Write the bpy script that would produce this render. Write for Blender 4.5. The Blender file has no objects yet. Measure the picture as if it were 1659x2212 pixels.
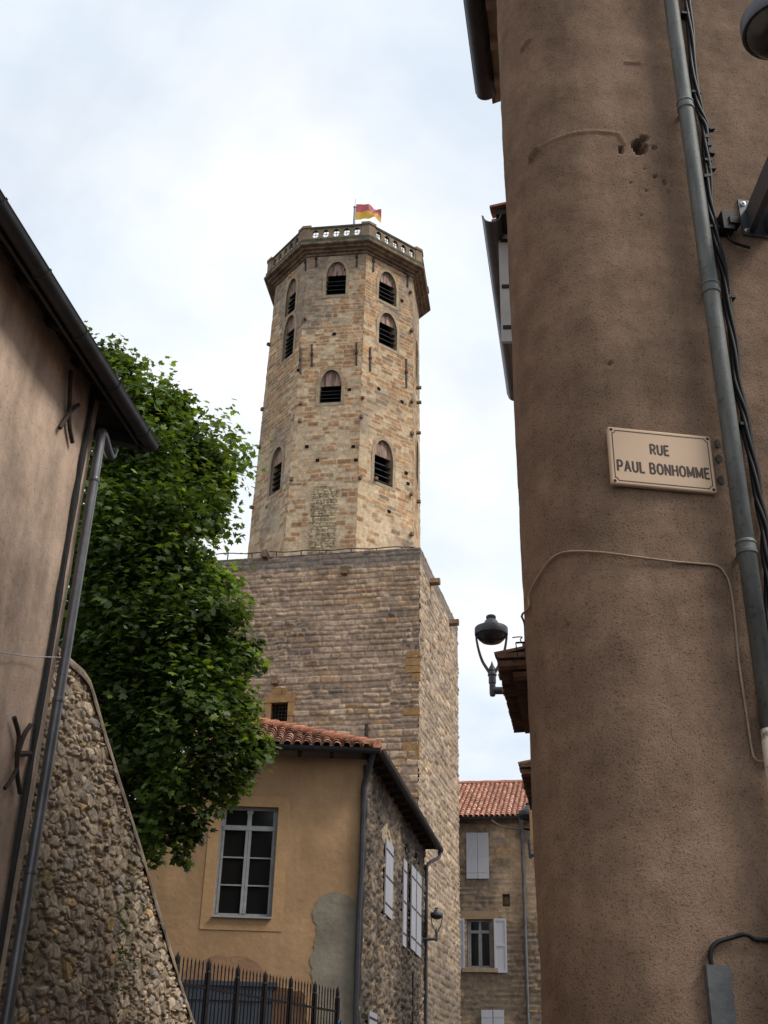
import bpy, bmesh, math, random
import numpy as np
from mathutils import Matrix, Vector

S = bpy.context.scene
COL = S.collection
R_ = math.radians

# ------------------------------------------------------------------ camera
PITCH = math.atan(1335/2505); ROLL = math.atan(125.5/4700)
_F = np.array([0, math.cos(PITCH), math.sin(PITCH)])
_U0 = np.array([0, -math.sin(PITCH), math.cos(PITCH)])
_R0 = np.array([1., 0, 0])
CR = math.cos(ROLL)*_R0 + math.sin(ROLL)*_U0
CU = math.cos(ROLL)*_U0 - math.sin(ROLL)*_R0
CAM = np.array([0, 0, 1.6])
cd = bpy.data.cameras.new('camera'); cam = bpy.data.objects.new('camera', cd); COL.objects.link(cam)
cd.sensor_fit = 'VERTICAL'; cd.sensor_height = 36.0; cd.sensor_width = 27.0
cd.lens = 2505/2212*36.0
cd.clip_start = 0.05; cd.clip_end = 3000
cam.matrix_world = Matrix(((CR[0], CU[0], -_F[0], CAM[0]), (CR[1], CU[1], -_F[1], CAM[1]),
                           (CR[2], CU[2], -_F[2], CAM[2]), (0, 0, 0, 1)))
S.camera = cam

# ------------------------------------------------------------------ sky, sun, exposure
SUN_AZ, SUN_EL = 112, 50
w = bpy.data.worlds.new('World'); S.world = w; w.use_nodes = True
nt = w.node_tree; nt.nodes.clear()
N = nt.nodes.new; L = nt.links.new
out = N('ShaderNodeOutputWorld')
sky = N('ShaderNodeTexSky'); sky.sky_type = 'NISHITA'; sky.sun_disc = False
sky.sun_elevation = R_(SUN_EL); sky.sun_rotation = R_(SUN_AZ); sky.dust_density = 2.0
b1 = N('ShaderNodeBackground'); b1.inputs[1].default_value = 0.13; L(sky.outputs[0], b1.inputs[0])
tc = N('ShaderNodeTexCoord'); sep = N('ShaderNodeSeparateXYZ'); L(tc.outputs['Generated'], sep.inputs[0])
add = N('ShaderNodeMath'); add.operation = 'ADD'; add.inputs[1].default_value = 0.25; L(sep.outputs[2], add.inputs[0])
mx = N('ShaderNodeMath'); mx.operation = 'MAXIMUM'; mx.inputs[1].default_value = 0.08; L(add.outputs[0], mx.inputs[0])
dv = N('ShaderNodeVectorMath'); dv.operation = 'DIVIDE'
cmb = N('ShaderNodeCombineXYZ')
for i in range(3): L(mx.outputs[0], cmb.inputs[i])
L(tc.outputs['Generated'], dv.inputs[0]); L(cmb.outputs[0], dv.inputs[1])
n1 = N('ShaderNodeTexNoise'); n1.inputs['Scale'].default_value = 2.3; n1.inputs['Detail'].default_value = 7
n1.inputs['Roughness'].default_value = 0.55; n1.inputs['Distortion'].default_value = 0.6; L(dv.outputs[0], n1.inputs['Vector'])
cr = N('ShaderNodeValToRGB'); cr.color_ramp.elements[0].position = 0.36; cr.color_ramp.elements[0].color = (.80, .80, .80, 1)
cr.color_ramp.elements[1].position = 0.60; cr.color_ramp.elements[1].color = (1, 1, 1, 1); L(n1.outputs[0], cr.inputs[0])
n2 = N('ShaderNodeTexNoise'); n2.inputs['Scale'].default_value = 4.1; n2.inputs['Detail'].default_value = 6; L(dv.outputs[0], n2.inputs['Vector'])
cr2 = N('ShaderNodeValToRGB'); cr2.color_ramp.elements[0].position = 0.3; cr2.color_ramp.elements[0].color = (.73, .825, .935, 1)
cr2.color_ramp.elements[1].position = 0.66; cr2.color_ramp.elements[1].color = (1.0, 1.02, 1.05, 1); L(n2.outputs[0], cr2.inputs[0])
b2 = N('ShaderNodeBackground'); b2.inputs[1].default_value = .87; L(cr2.outputs[0], b2.inputs[0])
mxs = N('ShaderNodeMixShader'); L(cr.outputs[0], mxs.inputs[0]); L(b1.outputs[0], mxs.inputs[1]); L(b2.outputs[0], mxs.inputs[2])
L(mxs.outputs[0], out.inputs[0])
sd = bpy.data.lights.new('sun', 'SUN'); sun = bpy.data.objects.new('sun', sd); COL.objects.link(sun)
sd.energy = 2.6; sd.angle = R_(18); sd.color = (1, .95, .87)
sv = Vector((math.sin(R_(SUN_AZ))*math.cos(R_(SUN_EL)), math.cos(R_(SUN_AZ))*math.cos(R_(SUN_EL)), math.sin(R_(SUN_EL))))
sun.rotation_euler = sv.to_track_quat('Z', 'Y').to_euler(); sun.location = (20, -20, 60)
S.view_settings.view_transform = 'Standard'; S.view_settings.look = 'None'
S.view_settings.exposure = 0.3; S.view_settings.gamma = 1.0; S.view_settings.use_curve_mapping = False

# ------------------------------------------------------------------ helpers
def ray(x, y):
    """direction of the line of sight through photo point x, y (surveying only)"""
    return _F + (x-829.5)/2505*CR + (1106-y)/2505*CU
def at_y(x, y, Y):
    r = ray(x, y); return CAM + r*(Y/r[1])
def at_z(x, y, Z):
    r = ray(x, y); return CAM + r*((Z-1.6)/r[2])
def on(x, y, P, n):
    r = ray(x, y); return CAM + r*(np.dot(np.array(P)-CAM, n)/np.dot(r, n))
def A(*a): return np.array(a, float)
def unit(v): v = np.array(v, float); return v/np.linalg.norm(v)
UP = A(0, 0, 1)
def az(deg): return A(math.sin(R_(deg)), math.cos(R_(deg)), 0)

def hsh(i, j, s=0):
    i = np.asarray(i, np.int64); j = np.asarray(j, np.int64)
    h = (i*374761393 + j*668265263 + s*1274126177) & 0xffffffff
    h = ((h ^ (h >> 13))*1274126177) & 0xffffffff
    h = ((h ^ (h >> 16))*2246822519) & 0xffffffff
    return ((h ^ (h >> 15)) & 0xffffff)/float(0x1000000)
def vnoise(x, y, s=0):
    x = np.asarray(x, float); y = np.asarray(y, float)
    i = np.floor(x).astype(np.int64); j = np.floor(y).astype(np.int64); a = x-i; b = y-j
    a = a*a*(3-2*a); b = b*b*(3-2*b)
    return (hsh(i, j, s)*(1-a)+hsh(i+1, j, s)*a)*(1-b)+(hsh(i, j+1, s)*(1-a)+hsh(i+1, j+1, s)*a)*b
def fbm(x, y, s=0, o=4):
    t = 0; a = .5
    for k in range(o): t = t+a*vnoise(x*2**k, y*2**k, s+k*17); a *= .5
    return t/(1-.5**o)
def sst(a, b, x):
    t = np.clip((x-a)/(b-a), 0, 1); return t*t*(3-2*t)

class MB:
    """collects shapes for ONE mesh object"""
    def __init__(s): s.v = []; s.f = []; s.q = []; s.n = 0; s.c = []; s.hascol = False; s.round = False
    def add(s, verts, faces, col=None):
        verts = np.asarray(verts, float).reshape(-1, 3); b = s.n
        s.v.append(verts); s.n += len(verts)
        for f in faces: s.f.append([i+b for i in f])
        s._col(len(verts), col); return b
    def addq(s, verts, quads, col=None):
        b = s.n; s.v.append(np.asarray(verts, float).reshape(-1, 3)); s.n += len(s.v[-1]); s.q.append(np.asarray(quads, np.int64)+b)
        s._col(len(s.v[-1]), col)
    def _col(s, n, col):
        if col is None: s.c.append(np.ones((n, 3))*.5)
        else:
            s.hascol = True; c = np.asarray(col, float)
            s.c.append(np.tile(c, (n, 1)) if c.ndim == 1 else c)
    def box(s, o, a, b, c, col=None):
        o = np.array(o, float); a = np.array(a, float); b = np.array(b, float); c = np.array(c, float)
        if np.dot(np.cross(a, b), c) < 0: a, b = b, a
        v = [o, o+a, o+a+b, o+b, o+c, o+a+c, o+a+b+c, o+b+c]
        s.add(v, [(3, 2, 1, 0), (4, 5, 6, 7), (0, 1, 5, 4), (1, 2, 6, 5), (2, 3, 7, 6), (3, 0, 4, 7)], col)
    def cbox(s, ctr, ex, ey, ez, sx, sy, sz, col=None):
        ctr = np.array(ctr, float); s.box(ctr-ex*sx/2-ey*sy/2-ez*sz/2, ex*sx, ey*sy, ez*sz, col)
    def prism(s, pts, ext, col=None):
        """closed outline (3D points) pushed along ext"""
        p = np.array(pts, float); n = len(p); ext = np.array(ext, float)
        nn = np.zeros(3)
        for i in range(n): nn += np.cross(p[i], p[(i+1) % n])
        if np.dot(nn, ext) > 0: p = p[::-1]
        s.add(np.vstack([p, p+ext]), [tuple(range(n)), tuple(range(2*n-1, n-1, -1))] +
              [(i, i+n, (i+1) % n+n, (i+1) % n) for i in range(n)], col)
    def tube(s, pts, r, n=8, cap=True, col=None):
        p = np.array(pts, float); m = len(p); rr = np.full(m, r) if np.isscalar(r) else np.array(r, float)
        t = np.gradient(p, axis=0); t /= np.linalg.norm(t, axis=1)[:, None]+1e-12
        ref = UP if abs(t[0][2]) < .9 else A(1, 0, 0)
        a = unit(np.cross(t[0], ref)); V = []
        for i in range(m):
            a = unit(a-t[i]*np.dot(a, t[i])); b = np.cross(t[i], a)
            for k in range(n):
                th = 2*math.pi*k/n; V.append(p[i]+rr[i]*(a*math.cos(th)+b*math.sin(th)))
        F = [(i*n+k, i*n+(k+1) % n, (i+1)*n+(k+1) % n, (i+1)*n+k) for i in range(m-1) for k in range(n)]
        if cap: F += [tuple(range(n-1, -1, -1)), tuple(range((m-1)*n, m*n))]
        s.add(V, F, col); s.round = True
    def lathe(s, c, prof, ax=UP, n=20, col=None):
        """prof: list of (radius, height)"""
        ax = unit(ax); a = unit(np.cross(ax, A(1, .13, .2))); b = np.cross(ax, a); V = []; m = len(prof)
        for r, h in prof:
            for k in range(n):
                th = 2*math.pi*k/n; V.append(np.array(c)+ax*h+max(r, 1e-4)*(a*math.cos(th)+b*math.sin(th)))
        F = [(i*n+k, i*n+(k+1) % n, (i+1)*n+(k+1) % n, (i+1)*n+k) for i in range(m-1) for k in range(n)]
        F += [tuple(range(n-1, -1, -1)), tuple(range((m-1)*n, m*n))]
        s.add(V, F, col); s.round = True
    def sweep(s, prof, path, col=None, closed=True):
        """profile points (side, up) carried along a roughly level path"""
        p = np.array(path, float); m = len(p); t = np.gradient(p, axis=0)
        V = []; n = len(prof)
        for i in range(m):
            d = unit(t[i]); sd_ = unit(np.cross(d, UP))
            for a, b in prof: V.append(p[i]+sd_*a+UP*b)
        F = [(i*n+k, (i+1)*n+k, (i+1)*n+(k+1) % n, i*n+(k+1) % n) for i in range(m-1) for k in range(n if closed else n-1)]
        F += [tuple(range(n)), tuple(range(m*n-1, (m-1)*n-1, -1))]
        s.add(V, F, col); s.round = True
    def build(s, name, mat, parent=None, smooth=False):
        me = bpy.data.meshes.new(name)
        if s.round and not smooth: smooth = 'auto'
        V = np.vstack(s.v)
        if parent is None:
            loc = A((V[:, 0].min()+V[:, 0].max())/2, (V[:, 1].min()+V[:, 1].max())/2, V[:, 2].min())
        else: loc = A(*parent['_base']) if '_base' in parent.keys() else A(0, 0, 0)
        V = V-loc
        lens = [len(f) for f in s.f]; loops = [i for f in s.f for i in f]
        q = np.vstack(s.q) if s.q else np.zeros((0, 4), np.int64)
        loops = np.concatenate([np.array(loops, np.int64), q.ravel()]).astype(np.int32)
        lens = np.concatenate([np.array(lens, np.int64), np.full(len(q), 4)]).astype(np.int32)
        st = np.concatenate([[0], np.cumsum(lens)[:-1]]).astype(np.int32)
        me.vertices.add(len(V)); me.vertices.foreach_set('co', V.ravel().astype(np.float32))
        me.loops.add(len(loops)); me.loops.foreach_set('vertex_index', loops)
        me.polygons.add(len(lens)); me.polygons.foreach_set('loop_start', st); me.polygons.foreach_set('loop_total', lens)
        me.polygons.foreach_set('use_smooth', np.full(len(lens), bool(smooth)))
        me.update(calc_edges=True); me.validate()
        if smooth == 'auto': me.set_sharp_from_angle(angle=R_(38))
        if s.hascol:
            at = me.attributes.new('Col', 'FLOAT_COLOR', 'POINT')
            c = np.ones((len(V), 4), np.float32); c[:, :3] = np.vstack(s.c); at.data.foreach_set('color', c.ravel())
        me.materials.append(mat)
        o = bpy.data.objects.new(name, me); COL.objects.link(o)
        if parent is not None: o.parent = parent
        else: o.location = loc
        if parent is not None: o['_base'] = list(loc)
        return o
def thing(name, label, cat, base, group=None, local=False):
    o = bpy.data.objects.new(name, None); COL.objects.link(o); o.empty_display_size = .3
    o.location = [float(x) for x in base]; o['label'] = label; o['category'] = cat
    o['_base'] = [0., 0., 0.] if local else [float(x) for x in base]
    if group: o['group'] = group
    return o
def tag(o, label, cat, group=None):
    o['label'] = label; o['category'] = cat
    if group: o['group'] = group
    return o
def structure(o): o['kind'] = 'structure'; return o
def copy_tree(o, parent=None):
    c = o.copy(); COL.objects.link(c)
    if parent is not None: c.parent = parent
    for ch in list(o.children): copy_tree(ch, c)
    return c

# ------------------------------------------------------------------ materials
def material(name, color=(.5, .5, .5), rough=.8, attr=False, var=.25, vscale=3., vdetail=6, stretch=(1, 1, 1), color2=None,
             bumps=(), speck=None, metal=0., spec=.3, ramp=(.35, .65), big=None):
    m = bpy.data.materials.new(name); m.use_nodes = True; t = m.node_tree; n = t.nodes; l = t.links
    bs = n['Principled BSDF']; bs.inputs['Roughness'].default_value = rough; bs.inputs['Metallic'].default_value = metal
    bs.inputs['Specular IOR Level'].default_value = spec
    tc = n.new('ShaderNodeTexCoord'); mp = n.new('ShaderNodeMapping'); mp.inputs['Scale'].default_value = stretch
    l.new(tc.outputs['Object'], mp.inputs[0])
    nz = n.new('ShaderNodeTexNoise'); nz.inputs['Scale'].default_value = vscale; nz.inputs['Detail'].default_value = vdetail
    nz.inputs['Roughness'].default_value = .62; l.new(mp.outputs[0], nz.inputs['Vector'])
    rp = n.new('ShaderNodeValToRGB'); l.new(nz.outputs[0], rp.inputs[0])
    rp.color_ramp.elements[0].position, rp.color_ramp.elements[1].position = ramp
    if attr:
        at = n.new('ShaderNodeAttribute'); at.attribute_name = 'Col'
        lo, hi = 1-var, 1+var
        rp.color_ramp.elements[0].color = (lo, lo, lo, 1); rp.color_ramp.elements[1].color = (hi, hi, hi, 1)
        mu = n.new('ShaderNodeMix'); mu.data_type = 'RGBA'; mu.blend_type = 'MULTIPLY'; mu.inputs[0].default_value = 1
        l.new(at.outputs['Color'], mu.inputs[6]); l.new(rp.outputs[0], mu.inputs[7]); c = mu.outputs[2]
    else:
        c2 = color2 or tuple(x*(1-var) for x in color)
        rp.color_ramp.elements[0].color = (*c2, 1); rp.color_ramp.elements[1].color = (*color, 1); c = rp.outputs[0]
    if speck:
        sc, th, mult = speck
        s2 = n.new('ShaderNodeTexNoise'); s2.inputs['Scale'].default_value = sc; s2.inputs['Detail'].default_value = 3; l.new(tc.outputs['Object'], s2.inputs['Vector'])
        r2 = n.new('ShaderNodeValToRGB'); r2.color_ramp.elements[0].position = th; r2.color_ramp.elements[1].position = th+.08
        r2.color_ramp.elements[0].color = (mult, mult, mult, 1); l.new(s2.outputs[0], r2.inputs[0])
        mu2 = n.new('ShaderNodeMix'); mu2.data_type = 'RGBA'; mu2.blend_type = 'MULTIPLY'; mu2.inputs[0].default_value = 1
        l.new(c, mu2.inputs[6]); l.new(r2.outputs[0], mu2.inputs[7]); c = mu2.outputs[2]
    if big:
        for k, (sc, lo, hi, st) in enumerate(big):
            m3 = n.new('ShaderNodeMapping'); m3.inputs['Scale'].default_value = st; m3.inputs['Location'].default_value = (3.7*k, 1.3, 5.1); l.new(tc.outputs['Object'], m3.inputs[0])
            s3 = n.new('ShaderNodeTexNoise'); s3.inputs['Scale'].default_value = sc; s3.inputs['Detail'].default_value = 9; s3.inputs['Roughness'].default_value = .66; l.new(m3.outputs[0], s3.inputs['Vector'])
            r3 = n.new('ShaderNodeValToRGB'); r3.color_ramp.elements[0].position = .38; r3.color_ramp.elements[1].position = .62
            r3.color_ramp.elements[0].color = (lo, lo, lo, 1); r3.color_ramp.elements[1].color = (hi, hi, hi, 1); l.new(s3.outputs[0], r3.inputs[0])
            mu3 = n.new('ShaderNodeMix'); mu3.data_type = 'RGBA'; mu3.blend_type = 'MULTIPLY'; mu3.inputs[0].default_value = 1
            l.new(c, mu3.inputs[6]); l.new(r3.outputs[0], mu3.inputs[7]); c = mu3.outputs[2]
    l.new(c, bs.inputs['Base Color'])
    prev = None
    for sc, dist in bumps:
        bn = n.new('ShaderNodeTexNoise'); bn.inputs['Scale'].default_value = sc; bn.inputs['Detail'].default_value = 4
        l.new(mp.outputs[0] if sc < 6 else tc.outputs['Object'], bn.inputs['Vector'])
        bp = n.new('ShaderNodeBump'); bp.inputs['Distance'].default_value = dist; bp.inputs['Strength'].default_value = 1
        l.new(bn.outputs[0], bp.inputs['Height'])
        if prev: l.new(prev.outputs[0], bp.inputs['Normal'])
        prev = bp
    if prev: l.new(prev.outputs[0], bs.inputs['Normal'])
    return m
M = {}
M['stone'] = material('masonry', attr=True, var=.22, vscale=5, big=((.35, .84, 1.06, (1, 1, .45)),), bumps=((14, .02), (60, .006)), rough=.95, spec=.1)
M['stone_near'] = material('rubble_masonry', attr=True, var=.3, vscale=14, bumps=((40, .012), (140, .004)), rough=.95, spec=.1)
M['dressed'] = material('dressed_stone', (.40, .31, .21), .95, var=.35, vscale=3, bumps=((15, .015),), spec=.1)
M['ochre_stone'] = material('ochre_stone', (.38, .22, .10), .95, var=.35, vscale=3, bumps=((15, .015),), spec=.1)
M['cornice'] = material('weathered_cornice', (.27, .175, .115), .95, var=.5, vscale=3, bumps=((12, .02),), spec=.1, color2=(.09, .068, .05))
M['parapet'] = material('weathered_parapet', (.30, .205, .14), .95, vscale=1.6, bumps=((12, .02),), spec=.1, color2=(.15, .12, .085))
M['lichen'] = material('dark_lichen_stone', (.10, .095, .07), .95, vscale=3, bumps=((12, .02),), spec=.1, color2=(.045, .055, .035))
M['dark'] = material('dark_interior', (.012, .011, .011), .9, spec=.05)
M['louvre'] = material('louvre_wood', (.035, .032, .032), .8, var=.4, vscale=12)
M['tympanum'] = material('stained_wood', (.42, .27, .21), .9, vscale=9, stretch=(1, 1, .12), color2=(.13, .085, .07), ramp=(.4, .6), bumps=((30, .006),))
M['iron'] = material('rusty_iron', (.055, .035, .027), .75, var=.5, vscale=9, bumps=((30, .004),))
M['near_plaster'] = material('brown_roughcast', (.265, .176, .122), .95, vscale=5, vdetail=10, color2=(.20, .132, .091), ramp=(.3, .7), speck=(120, .36, .55),
                             bumps=((80, .003), (210, .0035)), spec=.1, big=((.75, .80, 1.05, (1, 1, 1)), (2.4, .82, 1.06, (1, 1, 1.8)), (9, .86, 1.06, (1, 1, .35))))
M['left_plaster'] = material('stained_plaster', (.68, .51, .39), .95, vscale=2.2, vdetail=10, stretch=(1.2, 1.2, .6), color2=(.50, .37, .285), ramp=(.33, .62), big=((.7, .62, 1.05, (1, 1, .6)), (4, .85, 1.05, (1, 1, .25))),
                             bumps=((8, .012), (70, .004)), speck=(26, .30, .7), spec=.12)
M['ochre_plaster'] = material('ochre_plaster', (.49, .31, .17), .95, vscale=.9, vdetail=8, color2=(.40, .25, .14), ramp=(.28, .66), big=((.45, .78, 1.05, (1, 1, 1)), (2.2, .88, 1.04, (1, 1, .5))), bumps=((7, .012), (60, .004)), speck=(34, .3, .82), spec=.1)
M['ochre_band'] = material('ochre_band', (.48, .30, .16), .95, vscale=1.5, color2=(.39, .24, .125), bumps=((9, .01), (60, .004)), spec=.1)
M['cement'] = material('grey_cement', (.30, .265, .205), .95, vscale=1.6, color2=(.19, .165, .13), bumps=((10, .012), (60, .004)), spec=.1)
M['damp'] = material('damp_ochre_plaster', (.36, .21, .12), .95, vscale=1.4, color2=(.25, .15, .095), bumps=((10, .012), (60, .004)), spec=.1)
M['red_base'] = material('damp_plaster', (.17, .095, .06), .95, vscale=2, color2=(.08, .05, .035), bumps=((10, .012),), spec=.1)
M['tile'] = material('canal_tile', attr=True, var=.3, vscale=9, bumps=((25, .006),), rough=.9, spec=.15)
M['gutter'] = material('dark_zinc', (.05, .048, .054), .55, var=.4, vscale=4, spec=.3, metal=.1)
M['zinc'] = material('grey_zinc', (.15, .158, .152), .62, var=.35, vscale=5, vdetail=9, stretch=(3, 3, .7), spec=.25, metal=.1, color2=(.085, .09, .086), speck=(40, .33, .7), bumps=((60, .001),))
M['zinc_dark'] = material('weathered_zinc', (.17, .17, .18), .38, var=.4, vscale=3, spec=.5, metal=.5)
M['soffit'] = material('dark_boards', (.045, .036, .03), .9, var=.5, vscale=4, stretch=(1, .3, 1), bumps=((20, .004),))
M['rafter'] = material('rafter_wood', (.06, .045, .035), .9, var=.5, vscale=6, bumps=((25, .004),))
M['soffit_pale'] = material('pale_soffit', (.33, .25, .19), .9, var=.3)
M['leaf'] = None
M['bark'] = material('plane_bark', (.20, .17, .12), .95, vscale=4, color2=(.09, .075, .055), bumps=((10, .03),))
M['frame'] = material('grey_paint', (.34, .35, .36), .6, var=.25, vscale=8, bumps=((60, .002),))
M['shutter'] = material('pale_shutter_paint', (.37, .37, .405), .7, var=.3, vscale=5, stretch=(8, 8, .4), bumps=((40, .002),))
M['far_shutter'] = material('blue_grey_shutter', (.50, .495, .53), .7, var=.12, vscale=5, stretch=(8, 8, .4))
M['white_paint'] = material('off_white_paint', (.60, .60, .60), .6, var=.15, vscale=4)
M['black_iron'] = material('black_iron', (.012, .010, .010), .7, var=.4, vscale=8, spec=.2)
M['lamp'] = material('lamp_paint', (.065, .067, .08), .5, var=.25, vscale=8, spec=.4)
M['cable'] = material('black_cable', (.010, .010, .011), .55, spec=.22, var=.4, vscale=10)
M['beige_cable'] = material('beige_cable', (.34, .25, .18), .7, var=.3, vscale=10)
M['white_wire'] = material('white_wire', (.6, .58, .56), .6)
M['enamel'] = material('cream_enamel', (.56, .40, .275), .6, var=.06, vscale=3, spec=.2)
M['sign_ink'] = material('brown_lettering', (.042, .016, .010), .45, var=.1)
M['screw'] = material('screw_metal', (.5, .5, .48), .35, metal=.8)
M['asphalt'] = material('asphalt', (.06, .058, .055), .95, vscale=2, bumps=((40, .006),))
M['duct'] = material('grey_duct', (.10, .104, .104), .8, vscale=7, vdetail=9, color2=(.05, .052, .055), bumps=((30, .003),))
M['cream_pipe'] = material('peeling_cream_paint', (.42, .37, .29), .7, vscale=9, color2=(.12, .11, .10), ramp=(.44, .5))
M['blue_door'] = material('slate_blue_paint', (.06, .072, .095), .6, var=.3, vscale=3)
M['lens'] = material('dark_lens', (.03, .032, .034), .25, var=.2, spec=.5)
M['blue_rag'] = material('blue_cloth', (.05, .17, .35), .8)
M['pvc'] = material('dull_black', (.03, .028, .028), .7, var=.5, vscale=6, bumps=((30, .006),))

def glass_mat():
    m = bpy.data.materials.new('window_glass'); m.use_nodes = True; b = m.node_tree.nodes['Principled BSDF']
    nz = m.node_tree.nodes.new('ShaderNodeTexNoise'); nz.inputs['Scale'].default_value = 1.2
    rp = m.node_tree.nodes.new('ShaderNodeValToRGB'); m.node_tree.links.new(nz.outputs[0], rp.inputs[0])
    rp.color_ramp.elements[0].color = (.006, .006, .007, 1); rp.color_ramp.elements[1].color = (.02, .018, .018, 1)
    m.node_tree.links.new(rp.outputs[0], b.inputs['Base Color'])
    b.inputs['Roughness'].default_value = .12; b.inputs['Specular IOR Level'].default_value = .35
    return m
M['glass'] = glass_mat()
def leaf_mat(name, c, tr, tmix=.35):
    m = bpy.data.materials.new(name); m.use_nodes = True; t = m.node_tree; n = t.nodes; l = t.links
    b = n['Principled BSDF']; b.inputs['Roughness'].default_value = .5; b.inputs['Specular IOR Level'].default_value = .35
    at = n.new('ShaderNodeAttribute'); at.attribute_name = 'Col'
    l.new(at.outputs['Color'], b.inputs['Base Color'])
    tb = n.new('ShaderNodeBsdfTranslucent'); mu = n.new('ShaderNodeMix'); mu.data_type = 'RGBA'; mu.blend_type = 'MULTIPLY'; mu.inputs[0].default_value = 1
    l.new(at.outputs['Color'], mu.inputs[6]); mu.inputs[7].default_value = tr; l.new(mu.outputs[2], tb.inputs[0])
    mx = n.new('ShaderNodeMixShader'); mx.inputs[0].default_value = tmix
    l.new(b.outputs[0], mx.inputs[1]); l.new(tb.outputs[0], mx.inputs[2]); l.new(mx.outputs[0], n['Material Output'].inputs[0])
    return m
M['leaf'] = leaf_mat('plane_leaf', None, (1.8, 1.75, .75, 1), .36)

# ------------------------------------------------------------------ masonry generators
def grid(u0, u1, v0, v1, res):
    nu = max(2, int(round((u1-u0)/res))+1); nv = max(2, int(round((v1-v0)/res))+1)
    U, V = np.meshgrid(np.linspace(u0, u1, nu), np.linspace(v0, v1, nv)); return U, V
def grid_quads(U, drop=None):
    nv, nu = U.shape; i = np.arange(nv*nu).reshape(nv, nu)
    q = np.stack([i[:-1, :-1], i[:-1, 1:], i[1:, 1:], i[1:, :-1]], -1)
    if drop is not None: q = q[~drop]
    return q.reshape(-1, 4)
def coursed(U, V, seed, hr=(.14, .24), wr=(.25, .6), warp=.03, wfreq=1.2):
    """courses of stones: distance to joint, stone id, stone-local offset"""
    rg = np.random.default_rng(seed)
    Vw = V+warp*(fbm(U*wfreq, V*wfreq, seed, 3)-.5)*2; Uw = U+warp*(fbm(U*wfreq*2, V*wfreq*2, seed+5, 3)-.5)*2
    v = V.min()-.4; cs = [v]
    while v < V.max()+.4: v += rg.uniform(*hr); cs.append(v)
    cs = np.array(cs); ci = np.searchsorted(cs, Vw)-1
    d = np.zeros(U.shape); sid = np.zeros(U.shape, np.int64); dome = np.zeros(U.shape)
    for k in np.unique(ci):
        mk = ci == k; u = U.min()-.8-rg.uniform(0, .5); us = [u]; f = rg.uniform(.75, 1.3)
        while u < U.max()+.8: u += rg.uniform(*wr)*f; us.append(u)
        us = np.array(us); uu = Uw[mk]; j = np.searchsorted(us, uu)-1
        du = np.minimum(uu-us[j], us[j+1]-uu); vv = Vw[mk]; dvv = np.minimum(vv-cs[k], cs[k+1]-vv)
        rr = .05; a = np.maximum(rr-du, 0); b = np.maximum(rr-dvv, 0)
        d[mk] = np.maximum(rr-np.sqrt(a*a+b*b), 0)+np.maximum(np.minimum(du, dvv)-rr, 0)
        sid[mk] = k*1000+j; dome[mk] = (vv-cs[k])/(cs[k+1]-cs[k])
    return d, sid, dome
def rubble(U, V, seed, cu=.2, cv=.13, jit=.85):
    x = U/cu+.25*(fbm(U*3, V*3, seed, 2)-.5)*2; y = V/cv+.25*(fbm(U*3, V*3, seed+3, 2)-.5)*2
    i = np.floor(x).astype(np.int64); j = np.floor(y).astype(np.int64)
    F1 = np.full(U.shape, 9.); F2 = np.full(U.shape, 9.); sid = np.zeros(U.shape, np.int64)
    for a in (-1, 0, 1):
        for b in (-1, 0, 1):
            ii, jj = i+a, j+b; px = ii+.5+(hsh(ii, jj, seed)-.5)*jit+.5*(jj % 2); py = jj+.5+(hsh(ii, jj, seed+1)-.5)*jit
            sc = .75+.6*hsh(ii, jj, seed+2)
            dd = np.sqrt((x-px)**2+(y-py)**2)*sc
            n1_ = dd < F1; F2 = np.where(n1_, F1, np.minimum(F2, dd)); sid = np.where(n1_, ii*7919+jj*104729, sid); F1 = np.where(n1_, dd, F1)
    return F2-F1, sid, F1
def palette(sid, cols, weights, seed):
    r = hsh(sid, sid*0+seed, seed); cw = np.cumsum(weights)/np.sum(weights); k = np.searchsorted(cw, r).clip(0, len(cols)-1)
    c = np.array(cols)[k]; b = .8+.4*hsh(sid, sid*0+seed+9, seed+4); return c*b[..., None]
def lerp(a, b, t): return a*(1-t[..., None])+b*t[..., None]

def inside_poly(U, V, poly):
    r = np.zeros(U.shape, bool); n = len(poly)
    for i in range(n):
        x1, y1 = poly[i]; x2, y2 = poly[(i+1) % n]
        if y1 == y2: continue
        c = ((y1 > V) != (y2 > V)) & (U < (x2-x1)*(V-y1)/(y2-y1)+x1); r ^= c
    return r
def centers(U): return (U[:-1, :-1]+U[1:, 1:])/2
def grow(poly, d):
    p = np.array(poly, float); n = len(p); o = []
    ar = sum(p[i][0]*p[(i+1) % n][1]-p[(i+1) % n][0]*p[i][1] for i in range(n)); sg = 1 if ar > 0 else -1
    for i in range(n):
        e1 = unit(p[i]-p[i-1]); e2 = unit(p[(i+1) % n]-p[i]); n1_ = A(e1[1], -e1[0])*sg; n2_ = A(e2[1], -e2[0])*sg
        b = unit(n1_+n2_); o.append(p[i]+b*d/max(.5, np.dot(b, n1_)))
    return np.array(o)
def frame_ring(mb, inner, outer, P, e, n, t0, t1, col=None):
    """flat ring between two outlines (u,v), from depth t0 to t1 along n"""
    k = len(inner)
    def w(p, t): return [np.array(P)+e*a+UP*b+n*t for a, b in p]
    V = w(inner, t0)+w(outer, t0)+w(inner, t1)+w(outer, t1); F = []
    for i in range(k):
        j = (i+1) % k
        F += [(2*k+i, 2*k+j, 3*k+j, 3*k+i), (i, k+i, k+j, j), (i, j, 2*k+j, 2*k+i), (k+i, 3*k+i, 3*k+j, k+j)]
    mb.add(V, F, col)
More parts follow.
